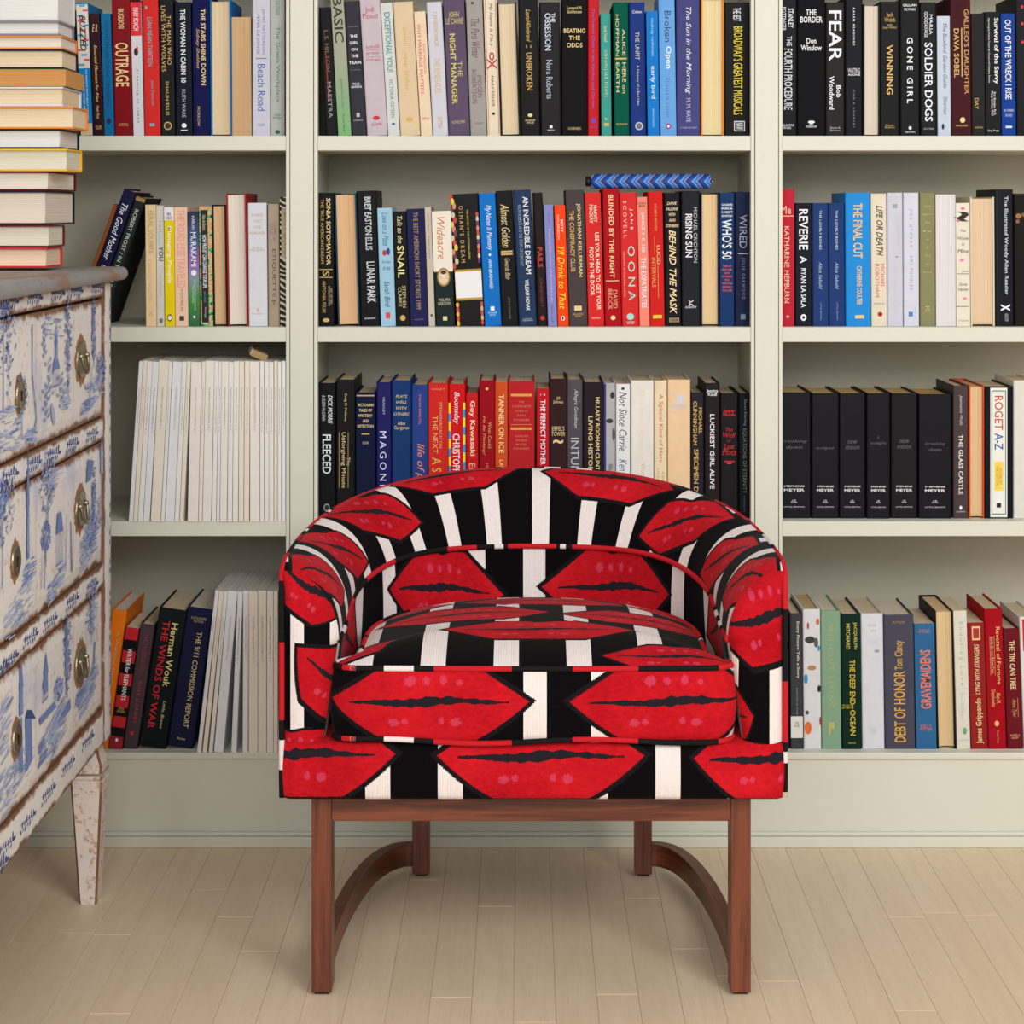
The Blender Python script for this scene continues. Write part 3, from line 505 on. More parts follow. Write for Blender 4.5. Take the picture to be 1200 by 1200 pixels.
row(2, MB_, [
 (372.6, 392, 226, -.5, 'h', (22, 22, 27), 'black # in gold capitals at the end by the upright', [Vt('SONIA SOTOMAYOR', .66, .04, .54, .26, PALEGOLD, 'b'), Vt('THE TRUE AMERICAN DREAM', .28, .05, .53, .2, GOLD), Q(.5, .575, .8, .006, GOLD), Vt('S', .5, .585, .625, .4, GOLD), Q(.5, .635, .8, .006, GOLD), Vt('ANTONIA FELIX', .38, .66, .9, .2, GOLD), Vt('NEW YORK TIMES\nBESTSELLING AUTHOR', .76, .7, .85, .24, (180, 170, 140)), E(.5, .955, .4, .03, GOLD)]),
 (396.4, 422, 227, -7.3, 'r', (0, 84, 104), 'teal-covered # turned round, thick tan pages', [], {'page': (226, 184, 142)}),
 (422.6, 446, 224, -7.8, 'h', (26, 25, 30), 'tall black # lettered LUNAR PARK', [Vt('BRET EASTON ELLIS', .55, .045, .44, .34, (200, 208, 215), 'b'), Vt('LUNAR PARK', .6, .525, .83, .42, (205, 212, 220), 'b'), Ht('KNOPF', .945, .012, .55, WHT)]),
 (446.5, 464, 244, -7.8, 'p', (168, 206, 226), 'light blue # with inked scribble title and tiny figures', [Vt('Love on a Plate', .5, .04, .32, .4, (40, 80, 130), 'i'), E(.4, .38, .3, .05, (190, 40, 50)), E(.65, .37, .25, .06, (30, 60, 130)), Ht('five days', .46, .03, .6, (60, 100, 130), 'i'), Ht('at sea', .51, .03, .5, (60, 100, 130), 'i'), Vt('Sarah Bird', .5, .62, .84, .36, (30, 60, 100), 'i'), Q(.5, .91, .3, .05, (215, 60, 70))], {'page': (214, 206, 200)}),
 (464.5, 480.5, 248, -7.5, 'p', (28, 25, 26), 'black # lettered Talk to the SNAIL', [Vt('Talk to the', .5, .04, .28, .36, (220, 212, 160), 'i'), Vt('SNAIL', .5, .3, .58, .5, (224, 214, 150), 'b'), Vt('STEPHEN\nCLARKE', .5, .65, .84, .56, (200, 190, 140)), E(.5, .93, .4, .05, GOLD)], {'page': (226, 206, 160)}),
 (481, 502, 245, -9.5, 'p', (38, 40, 92), 'navy # lettered BEST AMERICAN SHORT STORIES 1999', [Vt('THE BEST AMERICAN SHORT STORIES 1999', .5, .03, .86, .26, (170, 140, 100)), Ht('HOUGHTON', .945, .012, .5, (130, 120, 130))], {'page': (226, 206, 160)}),
 (502.4, 510.3, 243, -8.5, 'p', (206, 196, 182), 'very slim greyish cream # with faint lettering', [Vt('LYNN TRUSS', .5, .06, .2, .2, (90, 80, 70)), Vt('SHORT WALKS', .5, .24, .44, .2, (90, 80, 70)), Q(.5, .91, .3, .02, (40, 40, 40))]),
 (510.7, 533.5, 248, -7.5, 'h', (34, 52, 50), '# cream above and bottle green below, with an oval portrait', [Q(.5, .262, .99, .525, (228, 222, 208)), Q(.5, .525, .99, .008, GOLD), Vt('Wideacre', .45, .05, .42, .42, (196, 108, 40), 'i'), E(.5, .575, .68, .165, (150, 120, 66)), E(.5, .575, .54, .135, (214, 190, 140)), E(.5, .555, .26, .05, (236, 206, 180)), E(.5, .533, .3, .035, (70, 36, 22)), E(.5, .6, .38, .045, (220, 200, 180)), Ht('PHILIPPA\nGREGORY', .79, .06, .7, (196, 190, 170)), Q(.5, .935, .22, .035, (214, 206, 160))]),
 (535.5, 568, 228, -7.9, 'h', (34, 32, 36), 'wide black # with floral borders and blank white plaque', [Vt("OSMAN'S DREAM", .35, .09, .52, .15, GOLD, 'w'), Vt('THE HISTORY OF THE OTTOMAN EMPIRE', .58, .12, .5, .07, (196, 180, 40)), Q(.5, .69, .97, .235, (180, 140, 30)), Q(.5, .69, .95, .2, (230, 230, 232))]+[E(.06+.05*((i*7) % 3-1), .02+i*.035, .13, .05, [(190, 60, 50), (214, 130, 90), (200, 190, 150), (220, 200, 60), (110, 50, 60)][(i*3) % 5]) for i in range(16)]+[E(.93, .16+i*.035, .1, .04, [(190, 60, 50), (214, 130, 90), (90, 50, 110), (200, 190, 150)][(i*3) % 4]) for i in range(11)]+[E(.06, .84+i*.035, .12, .04, [(220, 170, 40), (200, 60, 80)][i % 2]) for i in range(5)]+[E(.94, .84+i*.035, .1, .04, [(200, 60, 50), (220, 170, 90)][i % 2]) for i in range(5)], {'name': 'book'}),
 (568.5, 588, 227, -7.7, 'p', (0, 126, 204), 'bright blue # with curling white title', [Vt('My Name Is Memory', .5, .09, .43, .4, WHT, 'i'), E(.5, .465, .14, .02, WHT), Vt('ANN BRASHARES', .5, .5, .72, .2, (200, 225, 240), 'b'), Q(.5, .87, .24, .03, WHT), Ht('RIVERHEAD\nBOOKS', .91, .03, .55, (190, 220, 240))]),
 (588.4, 608, 224, -7.6, 'h', (24, 25, 30), 'black # lettered Almost Golden in flowing gold', [Vt('Almost Golden', .5, .1, .42, .52, PALEGOLD, 'i'), Q(.5, .45, .7, .012, GOLD), Q(.5, .47, .7, .012, GOLD), Vt('Gwenda Blair', .5, .5, .66, .3, (200, 180, 140), 'i'), Vt('SIMON SCHUSTER', .5, .79, .95, .12, (120, 100, 70))]),
 (608.5, 629.3, 223, -7.5, 'h', (44, 68, 104), 'slate blue # with upright white DREAM title', [Vt('AN INCREDIBLE DREAM', .68, .05, .62, .3, (226, 226, 230), 'b'), Vt('RALPH ROBERTS AND THE STORY OF COMCAST', .32, .11, .56, .18, (140, 156, 180)), Vt('WILLIAM NOVAK', .55, .66, .89, .22, WHT, 'b'), Ht('COMCAST\nPUBLISHING', .955, .02, .6, (190, 196, 210))]),
 (630.5, 642, 226, -6.2, 'h', (44, 30, 32), 'slim brown-black # with red lettering', [Vt('PAILS', .5, .41, .56, .5, (196, 50, 44), 'b'), Vt('CHEEVERT', .5, .64, .86, .26, (130, 40, 40)), E(.5, .94, .45, .035, (180, 40, 40))]),
 (642.4, 653.3, 240, -5.3, 'p', (146, 148, 204), 'lavender # with pale vertical lettering', [Q(.5, .1, .05, .12, (100, 90, 140)), Vt('Political Education of Everyday Life', .5, .2, .8, .26, (196, 196, 228)), Vt('Patrick Neff', .5, .83, .97, .18, (80, 80, 130))]),
 (653.8, 666.8, 241, -4.4, 'p', (240, 84, 20), 'vivid orange # with looping yellow title', [Vt('BETTY', .65, .12, .22, .22, WHT), Vt('HALBREICH', .32, .08, .28, .2, (240, 210, 190)), Vt("I'll Drink to That", .5, .34, .86, .62, (248, 214, 20), 'i'), E(.5, .935, .3, .04, WHT), E(.48, .935, .15, .03, BLK)]),
 (667.2, 689, 223, -4.8, 'h', (92, 82, 84), 'taupe grey # lettered THE CONSPIRACY CLUB in pale gold', [Vt('JONATHAN KELLERMAN', .68, .1, .64, .25, PALEGOLD, 'b'), Vt('THE CONSPIRACY CLUB', .3, .15, .6, .25, GOLD, 'b'), Q(.5, .87, .4, .035, PALEGOLD), Ht('BALLANTINE\nBOOKS', .92, .03, .55, GOLD)], {'cloth': True}),
 (689.6, 708.3, 226, -4.4, 'p', (216, 52, 50), 'bright red # with two-line business title in cream', [Vt('HARVEY\nMACKAY', .5, .09, .23, .5, (236, 216, 190), 'b'), Vt('USE YOUR HEAD TO GET YOUR', .7, .3, .88, .26, (236, 222, 200), 'b'), Vt('FOOT IN THE DOOR', .32, .41, .77, .26, (236, 222, 200), 'b'), Ht('PORTFOLIO', .94, .013, .55, (236, 216, 190))]),
 (709, 728.5, 222, -3, 'h', (184, 32, 44), 'cardinal red # lettered BLINDED BY THE RIGHT', [Vt('BLINDED BY THE RIGHT', .5, .04, .65, .28, (232, 206, 150), 'b'), Q(.5, .67, .8, .006, PALEGOLD), Vt('DAVID\nBROCK', .5, .73, .88, .56, (220, 170, 130)), E(.5, .94, .3, .035, PALEGOLD)], {'cloth': True}),
 (729, 749.2, 226, -3.5, 'h', (216, 54, 54), 'red # lettered OONA in aqua letters', [Vt('JANE', .66, .12, .28, .2, (230, 220, 215), 'w'), Vt('SCOVELL', .3, .06, .34, .2, (230, 200, 190), 'w'), Vt('OONA', .62, .4, .81, .4, (150, 220, 205), 'w'), Vt('A BIOGRAPHY OF OONA ONEILL CHAPLIN', .2, .44, .78, .1, (226, 170, 160)), E(.5, .93, .42, .05, (150, 215, 205)), Ht('WARNER\nBOOKS', .975, .02, .5, WHT)]),
 (749.7, 761.7, 231, -3.4, 'p', (240, 150, 132), 'slim salmon pink # with silver lettering', [Ht('SOON A\nMOVIE', .06, .04, .8, (90, 40, 50), 'b'), Vt('JANICE Y. K. LEE', .5, .12, .43, .42, (214, 214, 224), 'b'), Vt('THE EXPATRIATES', .5, .47, .86, .5, (220, 222, 232), 'b')]),
 (762, 779.4, 225, -2.9, 'h', (214, 52, 50), 'red # with fine gold title in two offset lines', [Vt('STUART WOODS', .5, .09, .29, .16, GOLD), Vt('LUCID', .66, .4, .54, .24, PALEGOLD), Vt('INTERVALS', .32, .49, .71, .26, GOLD), Q(.6, .67, .03, .24, GOLD), Q(.4, .4, .03, .14, GOLD), Q(.5, .93, .6, .026, (212, 200, 60))], {'cloth': True}),
 (779.8, 799, 226, -2, 'h', (24, 24, 28), 'black # lettered BEHIND THE MASK in slanted cream', [Ht(s, .08+i*.042, .022, wf, (230, 206, 160), 'bi') for i, (s, wf) in enumerate([('DAVE', .6), ('PALLONE', .75), ('WITH', .4), ('ALAN', .4), ('STEINBERG', .8)])]+[Vt('BEHIND THE MASK', .5, .28, .91, .42, (234, 210, 160), 'bi'), Q(.55, .955, .6, .03, (190, 160, 110)), Q(.55, .955, .5, .02, BLK), Ht('VIKING', .955, .012, .45, GOLD)]),
 (799.3, 821, 224, -1, 'h', (38, 38, 45), 'charcoal # lettered RISING SUN', [Vt('MICHAEL CRICHTON', .76, .12, .53, .2, (190, 190, 200)), Vt('RISING SUN', .4, .17, .49, .38, WHT, 'b'), Vt('>-<', .5, .81, .85, .3, WHT, 'b'), Ht('KNOPF', .86, .015, .6, WHT)]),
 (821.4, 843, 226, -.5, 'r', (32, 32, 56), 'dark navy-covered # turned round with cream pages', [], {'page': (232, 202, 154)}),
 (843.3, 860.5, 226, 0, 'p', (20, 66, 116), "deep blue # with white 50 title above orange-red words", [Ht(s, .09+i*.028, .016, .75, WHT, 'b') for i, s in enumerate(['GRAEME', 'BURK &', 'ROBERT', 'SMITH?'])]+[Vt("WHO'S 50", .5, .2, .5, .7, (230, 235, 240), 'b')]+[Ht(s, .55+i*.026, .015, wf, (228, 80, 56), 'b') for i, (s, wf) in enumerate([('THE 50', .6), ('DOCTOR', .7), ('WHO', .4), ('STORIES', .7), ('TO', .3), ('WATCH', .7), ('BEFORE', .6), ('YOU DIE', .7)])]),
 (861, 880.5, 225, 0, 'h', (24, 38, 76), 'navy # lettered WIRED in thin silver', [Vt('WIRED', .5, .17, .42, .44, (150, 160, 180)), Q(.5, .46, .6, .006, (180, 180, 190)), Vt('JULIE GARWOOD', .5, .49, .8, .26, (120, 130, 156), 'w'), Q(.5, .93, .3, .04, (110, 120, 145))]),
])
row(2, RB, [
 (911, 931, 222, 0, 'h', (200, 54, 76), 'rose red # partly behind the upright, pale gold lettering', [Ht('Me', .15, .06, .6, (226, 200, 150)), Q(.6, .195, .7, .006, (226, 200, 150)), Vt('KATHARINE HEPBURN', .55, .27, .83, .3, (226, 206, 160)), E(.6, .93, .2, .02, (220, 160, 120))], {'cloth': True}),
 (931.5, 952, 238, -1, 'h', (24, 30, 48), 'dark navy # lettered REVERIE in white capitals', [Vt('REVERIE', .5, .05, .38, .52, WHT, 'b'), Vt('A', .5, .43, .49, .4, WHT, 'b'), Vt('RYAN LA SALA', .5, .53, .85, .28, WHT, 'b'), E(.5, .93, .34, .055, WHT), E(.5, .93, .16, .025, (30, 40, 60))]),
 (952.7, 971.3, 238, -.8, 'h', (50, 78, 134), 'blue # titled THE LOVELY BONES, beside the dark navy one', [Vt('THE LOVELY BONES', .5, .06, .38, .14, (200, 205, 215)), Vt('Alice Sebold', .5, .48, .7, .22, (170, 185, 215), 'i'), Vt('LITTLE, BROWN', .5, .81, .95, .1, (140, 155, 190))], {'cloth': True}),
 (972, 990.6, 238, -2, 'h', (50, 78, 134), 'blue # titled THE LOVELY BONES, beside the bright blue one', [Vt('THE LOVELY BONES', .5, .06, .38, .14, (200, 205, 215)), Vt('Alice Sebold', .5, .48, .7, .22, (170, 185, 215), 'i'), Vt('LITTLE, BROWN', .5, .81, .95, .1, (140, 155, 190))], {'cloth': True}),
 (991.2, 1020.8, 226, -1, 'h', (46, 152, 220), 'wide bright blue # lettered THE FINAL CUT in amber', [Vt('THE FINAL CUT', .5, .08, .49, .36, (238, 190, 110), 'b'), Vt('CATHERINE COULTER', .55, .55, .84, .2, (238, 196, 120), 'b'), Q(.55, .93, .36, .025, (230, 196, 110))]),
 (1021.3, 1040, 227, -1, 'h', (226, 218, 200), 'cream # lettered LIFE OR DEATH in slanted black', [Vt('LIFE OR DEATH', .55, .09, .47, .42, (44, 34, 40), 'bi'), Vt('MICHAEL', .72, .53, .71, .24, (200, 70, 62)), Vt('ROBOTHAM', .38, .53, .78, .26, (200, 70, 62)), Ht('MULHOLLAND', .83, .012, .7, (110, 100, 100)), E(.55, .91, .32, .036, (200, 30, 30)), E(.55, .91, .14, .016, BLK)]),
 (1040.3, 1058.6, 226, -.7, 'h', (208, 208, 220), 'pale lilac-white # with nearly invisible lettering', [Q(.5, .1, .3, .03, (150, 156, 166)), Vt('SLOUCHING', .72, .25, .4, .12, (176, 178, 192)), Q(.6, .48, .12, .008, (80, 80, 90)), Vt('a heartbreaking life of day', .5, .53, .92, .14, (178, 180, 196), 'w')]),
 (1059, 1077.6, 226, -.7, 'h', (214, 216, 228), 'white # lettered yes please in pale blue', [Vt('yes please', .5, .12, .41, .32, (140, 160, 190), 'w'), Vt('AMY POEHLER', .5, .47, .73, .2, (120, 146, 190), 'w'), Q(.45, .91, .28, .035, (80, 130, 200)), Vt('DEY ST', .75, .86, .95, .08, (120, 146, 190))]),
 (1078.3, 1096.6, 226, -.5, 'h', (152, 150, 114), 'olive cloth # with faint stacked yellowish words', [Ht(s, .1+i*.062, .018, wf, (184, 176, 116)) for i, (s, wf) in enumerate([('Dave', .4), ('Eggers', .7), ('What', .4), ('Is', .5), ('of', .2), ('a', .15), ('Why', .4), ('to', .2), ('Work', .6)])]+[Vt('K', .5, .85, .9, .3, (180, 172, 110))], {'cloth': True}),
 (1097, 1120.3, 228, -1, 'q', (216, 212, 214), 'white # turned round, pale page block outward', [], {'page': (226, 222, 224)}),
 (1120.8, 1137.4, 238, -.8, 'p', (230, 224, 210), 'cream # painted with blossoming branches', [Q(.5, .045, .25, .02, (230, 90, 140)), Vt('~', .5, .07, .15, .9, (40, 30, 34), 'b'), Q(.3, .12, .9, .008, (50, 36, 40)), E(.15, .145, .25, .02, (230, 110, 150)), Ht('This', .225, .02, .4, (60, 50, 60), 'i'), Ht('House', .285, .026, .8, (50, 44, 50), 'i'), Ht('Is', .335, .022, .2, (60, 50, 60), 'i'), Ht('Mine', .39, .03, .8, (40, 36, 44), 'i'), E(.4, .465, .3, .02, (230, 120, 160)), Q(.5, .575, .9, .005, (110, 100, 90)), Q(.65, .555, .5, .005, (110, 100, 90)), Ht('Dorte', .66, .022, .55, (80, 70, 80), 'i'), Ht('Hansen', .7, .024, .7, (80, 70, 80), 'i'), E(.6, .775, .3, .02, (230, 120, 160)), Q(.45, .84, .9, .005, (120, 110, 90)), Ht('ST MARTINS', .955, .012, .7, (150, 146, 140))]),
 (1137.8, 1166, 231, -1, 'r', (222, 212, 188), 'cream-covered # turned round, peach pages, beside a black one', [], {'page': (228, 200, 168)}),
 (1166.5, 1188.5, 222, -1.5, 'h', (30, 31, 42), 'blue-black # with spaced white reader title', [Vt('The Illustrated Woody Allen Reader', .6, .05, .77, .26, (190, 206, 216), 'b'), Vt('x', .55, .84, .89, .5, WHT, 'b'), Vt('KNOPF', .6, .91, .965, .2, (170, 180, 190)), Q(.12, .5, .03, .98, (16, 16, 24))]),
 (1189, 1212, 227, -1.5, 'h', (30, 22, 16), 'dark brown # with golden ornament at the frame edge', [E(.25, .17, .3, .04, (150, 100, 44)), E(.5, .16, .2, .03, (120, 80, 36)), E(.2, .21, .2, .03, (130, 84, 40))]),
])
# ---- row 3
wz, _ = ROWS[3]
def journals(n, tops, bots, y0t, ybot, zs, ins, where, depth, group):
    rj = random.Random(n)
    cols = [(236, 235, 230), (234, 234, 235), (238, 234, 226), (237, 236, 232), (238, 230, 216), (236, 236, 240)]
    for i in range(len(tops)-1):
        c = cols[rj.randrange(6)]; D = CAMD+ins
        xb0, xb1 = bots[i], bots[i+1]-.35
        if tops[i+1]-tops[i] < xb1-xb0: xb1 = xb0+(tops[i+1]-tops[i])
        lx, rx = PX(xb0, D), PX(xb1, D); yt = y0t+rj.uniform(-.8, .8); H = PZ(yt, D)-zs
        lean = math.atan2((tops[i]-xb0)*D/F, H); wp = (rx-lx)*math.cos(lean)-.0002; h = H/math.cos(lean)
        off = wp/2
        if lean < 0: cx = lx+off*math.cos(lean); cz = zs-off*math.sin(lean)
        else: cx = rx-off*math.cos(lean); cz = zs+off*math.sin(lean)
        wid = 'thin' if wp < .007 else ('wide' if wp > .0105 else 'medium')
        pos = ordinal(i+1)+' from the '+('dresser' if n == 3 else 'navy commission book')
        add_book((cx, ins-rj.uniform(0, .003), cz+.0001), (0, lean, 0), wp, h, depth, 'p', c, (214, 210, 202),
                 [Vt('THE QUARTERLY JOURNAL OF LITERATURE  VOL. %d' % (12+i), .5, .155+rj.uniform(0, .01), .155+rj.uniform(.26, .3), min(.3, .0034/wp), (100, 98, 104) if rj.random() < .7 else (150, 130, 110))],
                 '%s %s journal, %s, %s' % (wid, 'cream' if c[0]-c[2] > 14 else 'white', pos, where), cat='journal', name='journal', group=group)
def ordinal(n):
    W = ['zeroth', 'first', 'second', 'third', 'fourth', 'fifth', 'sixth', 'seventh', 'eighth', 'ninth', 'tenth', 'eleventh', 'twelfth', 'thirteenth', 'fourteenth', 'fifteenth', 'sixteenth', 'seventeenth', 'eighteenth', 'nineteenth', 'twentieth', 'twenty-first', 'twenty-second', 'twenty-third', 'twenty-fourth', 'twenty-fifth', 'twenty-sixth', 'twenty-seventh', 'twenty-eighth']
    return W[n]
k = 5.714
tops = [140+v/k for v in (130, 160, 188, 222, 265, 332, 357, 420, 452, 480, 552, 577, 635, 665, 685, 732, 765, 802, 838, 873, 940, 970, 1000, 1035, 1058, 1085, 1113)]
bots = [140+v/k for v in (60, 92, 122, 158, 208, 278, 303, 368, 401, 455, 528, 555, 617, 650, 672, 722, 757, 797, 833, 873, 940, 970, 1001, 1035, 1058, 1085, 1113)]
journals(3, tops, bots, 423.5, 612, .577, .001, 'on the third shelf', .17, 'white journals on the third shelf')
k = 1/.1917
tops = [120+v/k for v in (690, 715, 743, 768, 827, 860, 893, 951, 1004, 1046, 1084, 1112)]
bots = [120+v/k for v in (578, 611, 649, 681, 787, 856, 893, 951, 1004, 1046, 1074, 1102)]
journals(4, tops, bots, 692.3, 883, .1672, -.001, 'on the bottom shelf', .20, 'white journals on the bottom shelf')
LB, MB_, RB = 'on third shelf, left bay', 'on third shelf, middle bay', 'on third shelf, right bay'
